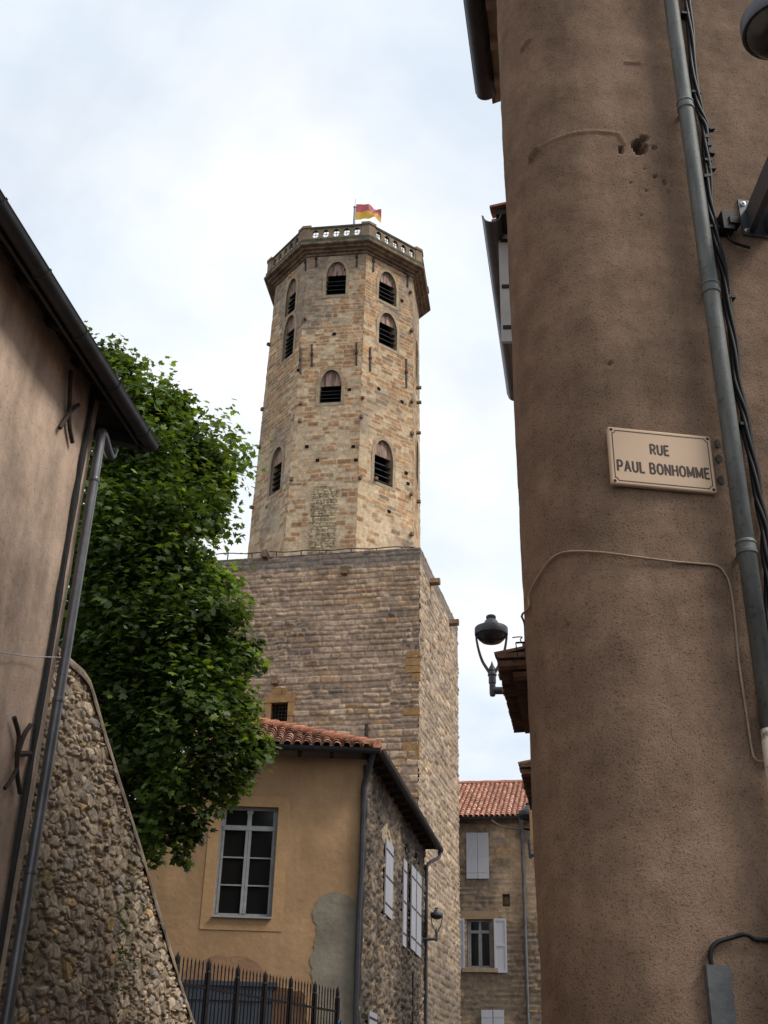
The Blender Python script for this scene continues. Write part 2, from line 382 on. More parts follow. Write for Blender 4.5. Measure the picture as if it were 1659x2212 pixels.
def flat_wall(mb, P, e, n, W, H, openings=(), depth=.25, z0=0):
    """plain wall face with rectangular openings (u0,u1,v0,v1) and their reveals"""
    us = sorted({0, W} | {o[0] for o in openings} | {o[1] for o in openings}); vs = sorted({z0, H} | {o[2] for o in openings} | {o[3] for o in openings})
    P = np.array(P)
    for a, b in zip(us, us[1:]):
        for c, d in zip(vs, vs[1:]):
            mu, mv = (a+b)/2, (c+d)/2
            if any(o[0] < mu < o[1] and o[2] < mv < o[3] for o in openings): continue
            mb.add([P+e*a+UP*c, P+e*b+UP*c, P+e*b+UP*d, P+e*a+UP*d], [(0, 1, 2, 3)])
    for o in openings: reveal(mb, P, e, n, o, depth)
def reveal(mb, P, e, n, o, depth, col=None):
    P = np.array(P); c = [P+e*o[0]+UP*o[2], P+e*o[1]+UP*o[2], P+e*o[1]+UP*o[3], P+e*o[0]+UP*o[3]]
    for i in range(4):
        a, b = c[i], c[(i+1) % 4]; mb.add([a, b, b-n*depth, a-n*depth], [(0, 1, 2, 3)], col)
def casement(parent, P, e, n, w, h, transom=.75, rows=3, bar=.055, mat='frame', name='window'):
    """two-leaf window with a transom light; P = lower left corner of the opening, n outward"""
    f = MB(); d = .06; P = np.array(P)-n*.12
    def bx(u0, u1, v0, v1, t=0, dd=d): f.box(P+e*u0+UP*v0-n*(d-t), e*(u1-u0), UP*(v1-v0), n*dd)
    bx(0, bar, 0, h); bx(w-bar, w, 0, h); bx(bar, w-bar, 0, bar*1.3); bx(bar, w-bar, h-bar, h)
    tz = h*transom
    if transom < 1:
        bx(bar, w-bar, tz, tz+bar*1.7, .02); bx(w/2-bar*.8, w/2+bar*.8, tz+bar*1.7, h-bar)
        bx(bar, bar*1.8, tz+bar*1.7, h-bar, -.01); bx(w-bar*1.8, w-bar, tz+bar*1.7, h-bar, -.01)
    bx(w/2-bar*1.05, w/2-.004, bar*1.3, tz, .012); bx(w/2+.004, w/2+bar*1.05, bar*1.3, tz, .012)
    bx(bar, bar*1.75, bar*1.3, tz, .01); bx(w-bar*1.75, w-bar, bar*1.3, tz, .01)
    for k in range(1, rows):
        v = bar*1.3+(tz-bar*1.3)*k/rows
        bx(bar*1.75, w/2-bar*1.05, v-.014, v+.014); bx(w/2+bar*1.05, w-bar*1.75, v-.014, v+.014)
    bx(-.0, w, -.035, -.0, .10, .16)
    fr = f.build(name, M[mat], parent)
    cells = []
    for c0, c1 in ((bar*1.75, w/2-bar*1.05), (w/2+bar*1.05, w-bar*1.75)):
        for k in range(rows): cells.append((c0, c1, bar*1.3+(tz-bar*1.3)*k/rows, bar*1.3+(tz-bar*1.3)*(k+1)/rows))
        if transom < 1: cells.append((c0, c1, tz+bar*1.7, h-bar))
    g = MB()
    for c0, c1, v0, v1 in cells:
        g.box(P+e*c0+UP*v0-n*.045, e*(c1-c0), UP*(v1-v0), n*.006)
    g.build('pane', M['glass'], fr)
    return fr
def shutter_leaf(parent, P, e, n, w, h, mat='shutter', straps=True, panels=False, name='shutter'):
    """boarded leaf; P = lower hinge corner"""
    m = MB(); t = .035; nb = max(2, int(round(w/.11))); P = np.array(P)
    if panels:
        m.box(P, e*w, UP*h, n*t*.6)
        for u0, u1, v0, v1 in ((0, .08, 0, h), (w-.08, w, 0, h), (.08, w-.08, 0, .1), (.08, w-.08, h-.1, h), (.08, w-.08, h*.48, h*.48+.1)):
            m.box(P+e*u0+UP*v0+n*t*.6, e*(u1-u0), UP*(v1-v0), n*.022)
    else:
        for k in range(nb): m.box(P+e*(w*k/nb+.0015), e*(w/nb-.003), UP*h, n*(t-.002*(k % 2)))
    o = m.build(name, M[mat], parent)
    if straps:
        for v in (.14, .5, .86):
            s = MB(); s.box(P+e*.01+UP*(h*v-.02)+n*t, e*(w-.02), UP*.04, n*.008)
            s.build('hinge_strap', M['iron' if mat != 'far_shutter' else mat], o)
    return o

def tile_roof(mb, P, e, s, n, W, Ls, pitch=.21, row=.34, r=.085, keep=None, seed=1, cols=((.37, .185, .12), (.30, .155, .105), (.44, .26, .18), (.24, .135, .1)), pan=True, wts=(4, 3, 2, 1)):
    """overlapping half-round tiles; P eave corner, e along eave, s up the slope, n normal"""
    rd = random.Random(seed); nc = int(W/pitch); nr = int(Ls/row)+1; P = np.array(P); K = 7
    for i in range(nc):
        for j in range(nr):
            uc = (i+.5)*pitch; sc = j*row
            if keep and not keep(uc, sc): continue
            L_ = min(row*1.22, Ls-sc+.02)
            if L_ < .08: continue
            col = np.array(rd.choices(cols, wts)[0])*rd.uniform(.78, 1.2); jx = rd.uniform(-.012, .012); tw = rd.uniform(-.012, .012)
            lift = .035+rd.uniform(-.004, .008); V = []
            for q, (sl, rr, hh) in enumerate(((sc-.03+rd.uniform(-.015, .015), r, lift), (sc+L_-.03, r*.82, .005))):
                for th in (r, r-.016):
                    for k in range(K):
                        a = math.pi*k/(K-1); x = uc+jx+(tw if q else 0)+math.cos(a)*rr*th/r; z = hh+math.sin(a)*rr*th/r*.9
                        V.append(P+e*x+s*sl+n*z)
            F = []
            for k in range(K-1):
                F += [(k, k+1, 2*K+k+1, 2*K+k), (K+k+1, K+k, 3*K+k, 3*K+k+1), (k+1, k, K+k, K+k+1), (2*K+k, 2*K+k+1, 3*K+k+1, 3*K+k)]
            F += [(0, 2*K, 3*K, K), (K-1, 2*K-1, 4*K-1, 3*K-1)]
            mb.add(V, F, col)
def half_round(r, t=.012, n=10):
    o = [(r*math.cos(math.pi+math.pi*k/n), r*math.sin(math.pi+math.pi*k/n)) for k in range(n+1)]
    i = [((r-t)*math.cos(2*math.pi-math.pi*k/n), (r-t)*math.sin(2*math.pi-math.pi*k/n)) for k in range(n+1)]
    return o+[(r+.01, .012)]+i[:0]+i+[(-r-.01, .012)]
def lerp_pts(a, b, n): return [np.array(a)+(np.array(b)-np.array(a))*k/(n-1) for k in range(n)]
def smooth_path(p, n=6):
    p = [np.array(x, float) for x in p]; p = [2*p[0]-p[1]]+p+[2*p[-1]-p[-2]]; o = []
    for i in range(1, len(p)-2):
        for k in range(n):
            t = k/n; o.append(.5*((2*p[i])+(-p[i-1]+p[i+1])*t+(2*p[i-1]-5*p[i]+4*p[i+1]-p[i+2])*t*t+(-p[i-1]+3*p[i]-3*p[i+1]+p[i+2])*t**3))
    return o+[p[-2]]

# ================================================================== GROUND
g = MB(); g.add([(-400, -300, 0), (400, -300, 0), (400, 600, 0), (-400, 600, 0)], [(0, 1, 2, 3)])
structure(g.build('ground', M['asphalt']))
D = az(10.57)                 # direction of the street
NL = A(-D[1], D[0], 0)        # towards the left of the street
NR = -NL

# ================================================================== BELL TOWER
TC = A(-2.1, 46.9, 0)
tower = thing('bell_tower', 'tall stone bell tower with an octagonal upper stage on a square base', 'tower', (-2.1, 46.9, 0))
ZB, ZT = 22.4, 38.75
RB, RT = 3.97, 3.73
def Rz(z): return RB+(RT-RB)*(np.asarray(z)-ZB)/(ZT-ZB)
RM = (RB+RT)/2; C225 = math.cos(R_(22.5)); S225 = math.sin(R_(22.5))
def face_axes(phi): p = R_(phi); return A(math.sin(p), -math.cos(p), 0), A(math.cos(p), math.sin(p), 0)
PH = -8.4
def oct_uv(px, py, phi):
    n, t = face_axes(phi); z = 30.
    for _ in range(4):
        a = Rz(z)*C225; p = on(px, py, TC+n*a, n); z = p[2]
    return np.dot(p-TC, t)*RM/float(Rz(z)), z
def oct_map(phi, U, V, H):
    n, t = face_axes(phi); R = Rz(V); P = TC[None, None, :]+n*((R*C225+H)[..., None])+t*((U*R/RM)[..., None])
    P = P.copy(); P[..., 2] = V; return P
def arch_outline(uc, w, z0, z1, rise=.9):
    """pointed arch, apex at z1"""
    h = w/2; zs = z1-w*rise; pts = [(uc-h, z0), (uc+h, z0), (uc+h, zs)]
    for k in range(1, 7): t = k/7; pts.append((uc+h*(1-t**1.7), zs+(z1-zs)*math.sin(t*math.pi/2)**.95))
    pts.append((uc, z1))
    for k in range(6, 0, -1): t = k/7; pts.append((uc-h*(1-t**1.7), zs+(z1-zs)*math.sin(t*math.pi/2)**.95))
    pts.append((uc-h, zs)); return pts, zs
wins = []   # (face angle, outline, uc, w, z0, zlouvre, z1)
for phi, xl, xr, ax, ay, by, ly in (
        (PH, 705, 748, 727, 567, 637, 592), (PH, 691, 738, 714, 800, 870, 831),
        (PH+45, 818, 856, 836, 588, 655, 611), (PH+45, 818, 857, 837, 677, 750, 699), (PH+45, 808, 848, 828, 952, 1046, 985),
        (PH-45, 620, 640, 631, 606, 675, 632), (PH-45, 614, 636, 626, 685, 770, 712), (PH-45, 586, 609, 598, 970, 1062, 1000)):
    ul, _ = oct_uv(xl, (ay+by)/2, phi); ur, _ = oct_uv(xr, (ay+by)/2, phi); uc = (ul+ur)/2; wdt = abs(ur-ul)
    xm = (xl+xr)/2
    _, z1 = oct_uv(ax, ay, phi); _, z0 = oct_uv(xm, by, phi); _, zl = oct_uv(xm, ly, phi)
    wins.append((phi, uc, wdt, z0, zl, z1))
for zlo, zhi in ((33.6, 36.0), (28.0, 30.2), (22.6, 24.2)):
    wins.append((PH+90, 0.1, .85, zlo, zlo+(zhi-zlo)*.6, zhi))
shaft = MB()
CREAM = A(.49, .372, .248); BROWN = A(.36, .212, .115)
for kf in range(8):
    phi = PH-45+45*kf; hw = RM*S225; vis = kf < 4
    U, V = grid(-hw, hw, ZB-.3, ZT, .043 if vis else .35)
    d, sid, dome = coursed(U, V, 40+kf, (.15, .27), (.26, .62), .035)
    d2, sid2, _ = coursed(U, V, 140+kf, (.3, .45), (.6, 1.2), .02)
    reg = fbm(U*.55+kf*9, V*.35, 77, 4)+.33*sst(24.5, 33.5, V)-.17
    reg += .25*sst(.45, .9, np.abs(fbm(U*.3, V*.25+kf, 91, 3)-.5)*2)
    r = hsh(sid, sid*0, 3+kf)
    isb = sst(-.02, .02, reg*1.05-r*.95)*sst(.012, .03, d)
    stone = palette(sid, [BROWN, BROWN*1.25, BROWN*A(.95, .9, .85), A(.40, .27, .16), A(.26, .19, .13)], [5, 3, 3, 3, 1], 5+kf)
    cream = palette(sid2, [CREAM, CREAM*A(.95, .95, .93), CREAM*1.07, CREAM*A(.9, .86, .8)], [4, 3, 2, 1], 15+kf)
    cream = cream*.35+CREAM*.65
    cream = cream*(.86+.28*fbm(U*1.6, V*1.6, 33+kf, 4))[..., None]
    c = lerp(cream, stone, isb)
    grey = sst(.52, .72, fbm(U*.9+3*kf, V*.55, 205, 4)+.22*sst(33.5, 36, V)-.05)*.55
    c = lerp(c, A(.20, .175, .15)*np.ones(c.shape), grey)
    h = .012*sst(0, .03, d)*isb+.03*(fbm(U*4, V*4, 8+kf, 4)-.5)+.012*(hsh(sid, sid*0, 71)-.5)
    drop = None
    cu, cv = centers(U), centers(V); drop = np.zeros(cu.shape, bool)
    for (wp, uc, wd, z0, zl, z1) in wins:
        if abs(wp-phi) < 1: drop |= inside_poly(cu, cv, grow(arch_outline(uc, wd, z0, z1)[0], .05))
    # blocked doorway of rough coursed rubble low on the front face
    if kf == 1:
        blk = sst(.62, .5, np.abs(U-.08))*sst(26.2, 25.7, V+.35*np.abs(U)); dr, sr, _ = coursed(U, V, 907, (.08, .15), (.15, .4), .05, 2.5)
        cb = palette(sr, [A(.47, .37, .24), A(.40, .31, .2), A(.52, .40, .24)], [4, 3, 1], 33)*(.55+.45*sst(0, .02, dr))[..., None]
        c = lerp(c, cb, blk); h = h+blk*.05*(sst(0, .03, dr)-.5)
    shaft.addq(oct_map(phi, U, V, h).reshape(-1, 3), grid_quads(U, drop), c.reshape(-1, 3))
shaft.build('octagonal_stage', M['stone'], tower, smooth=True)
for (phi, uc, wd, z0, zl, z1) in wins:
    n, t = face_axes(phi); zc = (z0+z1)/2; sc = float(Rz(zc))/RM
    P = TC+n*(float(Rz(zc))*C225); tilt = unit(UP*1-n*((RB-RT)*C225/(ZT-ZB)))
    o2, zs = arch_outline(0, wd*sc, z0-zc, z1-zc); Pc = P+t*(uc*sc)+UP*zc
    fr = MB(); outer = grow(o2, .15)
    frame_ring(fr, o2, outer, Pc, t, n, -.06, .035)
    k = len(o2)
    for i in range(k):
        a, b = o2[i], o2[(i+1) % k]; fr.add([Pc+t*a[0]+UP*a[1]+n*.03, Pc+t*b[0]+UP*b[1]+n*.03, Pc+t*b[0]+UP*b[1]-n*.55, Pc+t*a[0]+UP*a[1]-n*.55], [(0, 1, 2, 3)])
    wo = fr.build('arched_window', M['dressed'], tower)
    dk = MB(); dk.add([Pc+t*a+UP*b-n*.5 for a, b in o2], [tuple(range(k))]); dk.build('dark_opening', M['dark'], wo)
    ty = MB(); hz = zl-zc; hh = wd*sc/2
    tp = [p for p in o2 if p[1] >= hz]; tp = [(hh*.999, max(hz, -9)), ]+[p for p in o2[2:] if p[1] > hz]+[(-hh*.999, hz)]
    ty.prism([Pc+t*a+UP*b-n*.12 for a, b in tp], -n*.05); ty.build('tympanum_board', M['tympanum'], wo)
    lv = MB(); ns = max(5, int((zl-z0)/.24)); dz = (zl-z0)/ns
    for q in range(ns):
        b = Pc+UP*(z0-zc+dz*(q+.25))-n*.36
        lv.box(b-t*hh*.98, t*hh*1.96, n*.26-UP*dz*.75, UP*.03)
    lv.build('louvres', M['louvre'], wo)
# masonry ties, stubs and small holes seen on the shaft
def on_oct(px, py, phi): u, z = oct_uv(px, py, phi); n, t = face_axes(phi); R = float(Rz(z)); P = TC+n*(R*C225)+t*(u*R/RM); P[2] = z; return P, n, t
for px, y0, y1, phi in ((683, 545, 577, PH), (771, 540, 577, PH), (674, 745, 792, PH), (770, 741, 790, PH), (806, 548, 587, PH+45), (880, 580, 620, PH+45),
                        (799, 751, 802, PH+45), (877, 776, 838, PH+45), (661, 552, 585, PH-45), (650, 752, 808, PH-45)):
    a, n, t = on_oct(px, y0, phi); b, _, _ = on_oct(px, y1, phi); m = MB()
    m.box(b-t*.035-n*.02, t*.07, n*.08, a-b); mid = a*.55+b*.45; m.cbox(mid+n*.05, t, n, UP, .13, .07, .13)
    m.build('wall_tie', M['iron'], tower)
for px, py, phi in ((660, 690, PH), (650, 872, PH), (648, 910, PH), (630, 1036, PH), (782, 860, PH+45), (775, 899, PH+45), (776, 1033, PH+45), (885, 632, PH+45), (887, 715, PH+45), (888, 868, PH+45), (889, 937, PH+45), (887, 1068, PH+45),
                    (887, 1155, PH+45), (810, 1035, PH+45), (583, 745, PH-45), (568, 885, PH-45), (562, 967, PH-45), (547, 1097, PH-45), (912, 905, PH+90), (912, 935, PH+90), (912, 997, PH+90), (912, 1137, PH+90)):
    a, n, t = on_oct(px, py, phi); rd = random.Random(px*7+py)
    hw = RM*S225*.985; u = np.dot(a-TC, t)
    if abs(u) > hw: a = a-t*(u-math.copysign(hw, u))
    if phi == PH+90: a = TC+n*(RB*C225-.05)+t*0+UP*a[2]
    m = MB(); s_ = rd.uniform(.12, .17); m.prism([a-n*.1+t*x*s_+UP*y*s_ for x, y in ((-.5, -.4), (.4, -.55), (.55, .35), (-.35, .5))], n*(.1+rd.uniform(.10, .18)))
    m.build('stone_stub', M['cornice'], tower)
for px, py, phi in ((686, 995, PH), (769, 994, PH), (834, 1008, PH+45), (877, 1022, PH+45), (840, 1105, PH+45), (722, 722, PH), (755, 842, PH), (881, 1045, PH+45), (763, 965, PH), (663, 965, PH), (818, 840, PH+45), (868, 868, PH+45), (645, 800, PH), (747, 583, PH), (868, 650, PH+45)):
    a, n, t = on_oct(px, py, phi); hl = MB(); hl.cbox(a+n*.02, t, n, UP, .16, .03, .14); hl.build('putlog_hole', M['dark'], tower)

# cornice and balustrade
def octring(R, z): return [TC+A(math.sin(R_(PH+22.5+45*k))*R, -math.cos(R_(PH+22.5+45*k))*R, z) for k in range(8)]
def octloft(mb, prof, cap_top=True):
    V = []; 
    for R, z in prof: V += octring(R, z)
    m = len(prof); F = [(i*8+k, i*8+(k+1) % 8, (i+1)*8+(k+1) % 8, (i+1)*8+k) for i in range(m-1) for k in range(8)]
    if cap_top: F.append(tuple(range((m-1)*8, m*8)))
    mb.add(V, F)
cm = MB(); octloft(cm, [(3.70, 38.66), (3.82, 38.69), (3.83, 38.77), (3.96, 38.80), (3.99, 38.87), (4.14, 38.90), (4.17, 38.97), (4.34, 39.01), (4.36, 39.06), (4.36, 39.14), (4.24, 39.165), (4.2, 39.17)])
cm.build('cornice', M['cornice'], tower)
cb_ = MB(); octloft(cb_, [(4.20, 39.16), (4.28, 39.2), (4.28, 39.4), (4.2, 39.43), (3.9, 39.43)], True); cb_.build('parapet_base', M['lichen'], tower)
RP = 4.2
for kf in range(8):
    phi = PH-45+45*kf; n, t = face_axes(phi); a = RP*C225; hw = RP*S225
    # corner pier at the right-hand corner of each face
    cpt = TC+A(math.sin(R_(phi+22.5)), -math.cos(R_(phi+22.5)), 0)*(RP-.12)
    m = MB(); n2_, t2_ = face_axes(phi+22.5); n3_, t3_ = face_axes(phi+45)
    ring = []
    for (zz, gr) in ((39.43, 0), (40.12, 0), (40.12, .05), (40.26, .05)):
        c0 = TC+A(math.sin(R_(phi+22.5)), -math.cos(R_(phi+22.5)), 0)*(RP+.03+gr)+UP*zz
        ring.append([c0-t*(.36+gr), c0, c0+t3_*(.36+gr), c0+t3_*(.36+gr)-n3_*.3, c0-n2_*.36, c0-t*(.36+gr)-n*.3])
    V = [p for r_ in ring for p in r_]; F = [(i*6+k, i*6+(k+1) % 6, (i+1)*6+(k+1) % 6, (i+1)*6+k) for i in range(3) for k in range(6)]+[tuple(range(18, 24))]
    m.add(V, F); m.build('corner_pier', M['parapet'], tower)
    m = MB(); x0, x1 = -hw+.34, hw-.34; cw = (x1-x0)/5; zb, zt = 39.43, 40.06; K = 24; rx, rz = cw*.31, .24
    for i in range(5):
        uc = x0+cw*(i+.5); zc = (zb+zt)/2; inn, outp = [], []
        for k in range(K):
            th = 2*math.pi*(k+.5)/K; ct, st_ = math.cos(th), math.sin(th)
            inn.append((uc+rx*ct, zc+rz*st_)); sc = min((cw/2)/max(abs(ct), 1e-6), ((zt-zb)/2)/max(abs(st_), 1e-6)); outp.append((uc+sc*ct, zc+sc*st_))
        frame_ring(m, inn, outp, TC+n*a, t, n, -.13, 0)
    for u in (x0,): pass
    m.build('balustrade_panel', M['parapet'], tower)
    m = MB(); m.box(TC+n*(a-.27)+t*x0+UP*40.06, t*(x1-x0), n*.31, UP*.11); m.build('coping', M['lichen'], tower)
    for i in range(5):
        m = MB(); uc = x0+cw*(i+.5); b = TC+n*(a-.09)+t*uc
        m.box(b-t*.011+UP*39.49, t*.022, n*.02, UP*.5); m.box(b-t*rx+UP*39.74, t*2*rx, n*.018, UP*.022)
        m.build('iron_cross', M['iron'], tower)

# square lower stage
BC = A(1.5, 42.0, 0); bl = unit(A(-.288-.072, 2.094-2.02, 0)); br = unit(A(.17-.072, 2.404-2.02, 0))
BL_ = BC+bl*9.0; BD = BC+br*8.3; BBk = BL_+br*8.3
def base_panel(mb, P, e, n, W, H, res, seed, light=0., openings=(), z0=0.):
    U, V = grid(0, W, z0, H, res)
    d, sid, dome = coursed(U, V, seed, (.19, .32), (.25, .85), .045, 1.2)
    d3, sid3, _ = coursed(U, V, seed+50, (.17, .25), (.25, .55), .05, 2)
    mixn = sst(.47, .53, fbm(U*.4, V*.3, seed+7, 3)); d = d*(1-mixn)+d3*mixn; sid = np.where(mixn > .5, sid3+500000, sid)
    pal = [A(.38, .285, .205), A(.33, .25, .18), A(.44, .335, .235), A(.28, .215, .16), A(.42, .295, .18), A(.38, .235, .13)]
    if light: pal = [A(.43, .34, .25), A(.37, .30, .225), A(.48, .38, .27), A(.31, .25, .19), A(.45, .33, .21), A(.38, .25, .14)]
    c = palette(sid, pal, [5, 4, 3, 3, 1.6, .5], seed)
    och = sst(.51, .58, fbm(U*.5, V*.9, seed+21, 3)+.16*sst(H-5, H-2.6, V)*sst(H-.9, H-1.8, V)-.04)*(hsh(sid, sid*0, 9) < .55)
    if not light: c = lerp(c, palette(sid, [A(.37, .215, .105), A(.44, .31, .18), A(.30, .17, .085)], [3, 3, 1], 4), och*.9)
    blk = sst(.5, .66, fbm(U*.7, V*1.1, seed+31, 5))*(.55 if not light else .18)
    spots = sst(.57, .68, fbm(U*7, V*7, seed+61, 3))*.7
    c = c*(.62+.76*hsh(sid, sid*0, 88))[..., None]**.7*(.68+.64*fbm(U*9, V*9, seed+71, 3))[..., None]
    c = lerp(c, A(.10, .095, .09)*np.ones(c.shape), np.clip(blk*.6+spots*(.35+blk*1.3), 0, .85))
    mort = A(.41, .305, .22) if not light else A(.40, .32, .24)
    edge = sst(.006, .042, d+.034*(fbm(U*7, V*7, seed+3, 3)-.5))
    wash = sst(.52, .6, fbm(U*.9, V*.7, seed+91, 4))*.5
    c = lerp(mort*(.8+.4*fbm(U*3, V*3, seed+13, 3))[..., None]*np.ones(c.shape), c, edge*(1-wash))
    if not light:
        q = W-(.25+.5*(hsh(np.floor(V/.42).astype(int), 0*sid, 6) > .4))
        qm = (U < (.3+.45*(hsh(np.floor(V/.36).astype(int), 0*sid, 6) > .45)))*(hsh(np.floor(V/.36).astype(int), 0*sid, 16) > .3) if False else None
    c = c*A(1.0, .955, .935)
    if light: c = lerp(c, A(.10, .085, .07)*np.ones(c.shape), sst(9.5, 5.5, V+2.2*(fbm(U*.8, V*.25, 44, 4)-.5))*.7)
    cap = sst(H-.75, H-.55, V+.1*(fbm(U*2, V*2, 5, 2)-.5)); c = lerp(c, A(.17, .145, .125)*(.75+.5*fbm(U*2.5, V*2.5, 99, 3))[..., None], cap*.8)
    h = .05*edge*(.3+1.2*hsh(sid, sid*0, 12))+.06*(fbm(U*3.5, V*3.5, seed+2, 4)-.5)-.02
    h = h*(1-.5*cap)
    cu, cv = centers(U), centers(V); drop = np.zeros(cu.shape, bool)
    for o in openings: drop |= (cu > o[0]) & (cu < o[1]) & (cv > o[2]) & (cv < o[3])
    P_ = np.array(P)+e*U[..., None]+UP*V[..., None]+n*h[..., None]
    mb.addq(P_.reshape(-1, 3), grid_quads(U, drop), c.reshape(-1, 3))
HB = 22.4
nF = unit(np.cross(-bl, UP)); nF = nF if nF[1] < 0 else -nF
nRt = unit(np.cross(br, UP)); nRt = nRt if nRt[0] > 0 else -nRt
wl = on(585, 1540, BC, nF); wr_ = on(622, 1540, BC, nF); wt = on(604, 1519, BC, nF); wb = on(604, 1572, BC, nF)
eF = -bl                                      # left to right along the front
PF = BL_
o_w = (np.dot(wl-PF, eF), np.dot(wr_-PF, eF), wb[2], wt[2])
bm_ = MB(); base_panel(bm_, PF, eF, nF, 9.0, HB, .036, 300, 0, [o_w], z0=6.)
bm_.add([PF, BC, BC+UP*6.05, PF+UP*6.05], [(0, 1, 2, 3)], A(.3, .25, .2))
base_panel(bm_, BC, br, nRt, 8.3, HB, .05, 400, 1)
bm_.add([BD, BBk, BBk+UP*HB, BD+UP*HB], [(0, 1, 2, 3)], A(.33, .27, .21)); bm_.add([BBk, BL_, BL_+UP*HB, BBk+UP*HB], [(0, 1, 2, 3)], A(.33, .27, .21))
bm_.add([p+UP*(HB-.03) for p in (BC, BD, BBk, BL_)], [(0, 1, 2, 3)], A(.2, .17, .15))
bm_.build('square_stage', M['stone'], tower, smooth=True)
# corner stones, ochre quoins on the near edge
rd = random.Random(5)
for (ya, yb) in ((1405, 1420), (1421, 1438), (1438, 1453), (1454, 1470), (1528, 1545), (1602, 1640), (1708, 1724)):
    za, zb_ = on(905, yb, BC, nF)[2], on(905, ya, BC, nF)[2]; wd = rd.uniform(.3, .65)
    m = MB(); m.box(BC-eF*wd-nF*.1+UP*(za+.012)+nRt*.045, eF*wd, nF*(.135+rd.uniform(0, .01)), UP*(zb_-za-.024)); m.build('quoin', M['ochre_stone'], tower)
fr = MB(); w_, h_ = o_w[1]-o_w[0], o_w[3]-o_w[2]; q0 = PF+eF*o_w[0]+UP*o_w[2]
for u0, u1, v0, v1, pr in ((-.18, 0, -.1, h_*.52, .09), (-.22, 0, h_*.52, h_, .075), (w_, w_+.2, -.1, h_*.45, .08), (w_, w_+.24, h_*.45, h_, .09), (-.28, w_+.26, h_, h_+.32, .095), (-.02, .4, h_+.33, h_+.62, .07), (.42, .62, h_+.33, h_+.6, .08)):
    fr.box(q0+eF*(u0+.004)+UP*(v0+.004)-nF*.3, eF*(u1-u0-.008), UP*(v1-v0-.008), nF*(.3+pr))
wo = fr.build('grilled_window', M['ochre_stone'], tower)
gm = MB(); gm.box(q0-nF*.5, eF*w_, UP*h_, nF*.02); gm.build('dark_opening', M['dark'], wo)
gm = MB()
for k in range(1, 5): gm.tube([q0+eF*w_*k/5-nF*.12, q0+eF*w_*k/5+UP*h_-nF*.12], .014, 6)
for k in range(1, 7): gm.tube([q0+UP*h_*k/7-nF*.12, q0+eF*w_+UP*h_*k/7-nF*.12], .014, 6)
gm.build('grille', M['iron'], wo)
for px, py, nn, P0 in ((746, 1236, nF, BC), (575, 1200, nF, BC), (793, 1583, nF, BC), (930, 1257, nRt, BC), (972, 1345, nRt, BC), (596, 1472, nF, BC)):
    a = on(px, py, P0, nn); e_ = unit(np.cross(UP, nn)); m = MB(); big = px in (930, 972); sz = .34 if not big else .3
    if py == 1583: m.tube([a-nn*.1+UP*-.25, a+nn*.12-UP*.25, a+nn*.14+UP*.3], .07, 8); m.build('iron_spout', M['iron'], tower); continue
    m.prism([a-nn*.1+e_*x*sz+UP*y*sz for x, y in ((-.5, -.3), (-.2, -.5), (.3, -.48), (.5, -.1), (.35, .45), (-.3, .4))], nn*(.38 if not big else .5)); m.build('stone_stub', M['cornice'], tower)
# thin iron rail along the top of the square stage
m = MB(); r0 = PF+eF*.3-nF*.12; r1 = BC-eF*.25-nF*.12
pts = lerp_pts(r0+UP*(HB+.36), r1+UP*(HB+.12), 24); pts = [p+UP*(.03*math.sin(i*1.3)) for i, p in enumerate(pts)]
m.tube(pts, .022, 6)
for k in range(8): p = r0+(r1-r0)*(k+.5)/8; m.tube([p+UP*(HB-.3), p+UP*(HB+.36-.24*(k+.5)/8)], .026, 6)
m.build('iron_rail', M['iron'], tower)

# flag on its pole
fp = at_y(765, 480, 44.2); base = A(fp[0], fp[1], 39.43)
flag = thing('flag', 'red and yellow flag flying from a thin pole on top of the bell tower', 'flag', base)
tip = at_y(766, 430, 44.2); m = MB(); m.tube([base, A(base[0], base[1], tip[2]-.6)], .055, 8); m.tube([A(base[0], base[1], tip[2]-.6), A(base[0]+.02, base[1], tip[2])], .02, 6)
m.lathe(A(base[0], base[1], tip[2]-.62), [(.02, 0), (.075, .05), (.075, .1), (.02, .16)], n=10); m.build('pole', M['zinc_dark'], flag)
f0 = at_y(768, 441, 44.2); f1 = at_y(768, 475, 44.2); f2 = at_y(821, 447, 44.2)
Wf = 1.36; Hf = f0[2]-f1[2]
def flagmesh(v0, v1, name, mat):
    U, V = grid(0, 1, v0, v1, .02); 
    x = U*Wf*.94; y = .14*np.sin(U*7+V*2.2)*U+.10*np.sin(U*15-V*3)*U
    zz = f1[2]+V*Hf*(1-.10*U)+.10*np.sin(U*4.2+.4)*U+(.2*(1-V))*U*1.15-.12*U*U
    mb = MB(); P_ = np.stack([base[0]+.06+x, base[1]+y, zz], -1); mb.addq(P_.reshape(-1, 3), grid_quads(U)); return mb.build(name, mat, flag, smooth=True)
def cloth(name, c):
    m = leaf_mat(name, None, (1.2, 1.2, 1.2, 1), .45)
    t = m.node_tree; nz = t.nodes.new('ShaderNodeTexNoise'); nz.inputs['Scale'].default_value = 3; rp = t.nodes.new('ShaderNodeValToRGB')
    rp.color_ramp.elements[0].color = (*[x*.85 for x in c], 1); rp.color_ramp.elements[1].color = (*c, 1); t.links.new(nz.outputs[0], rp.inputs[0])
    for n_ in t.nodes:
        if n_.type == 'BSDF_PRINCIPLED': t.links.new(rp.outputs[0], n_.inputs['Base Color'])
        if n_.type == 'MIX': t.links.new(rp.outputs[0], n_.inputs[6])
    return m
flagmesh(.5, 1, 'red_stripe', cloth('red_cloth', (.52, .12, .13))); flagmesh(0, .5, 'yellow_stripe', cloth('yellow_cloth', (.72, .42, .06)))

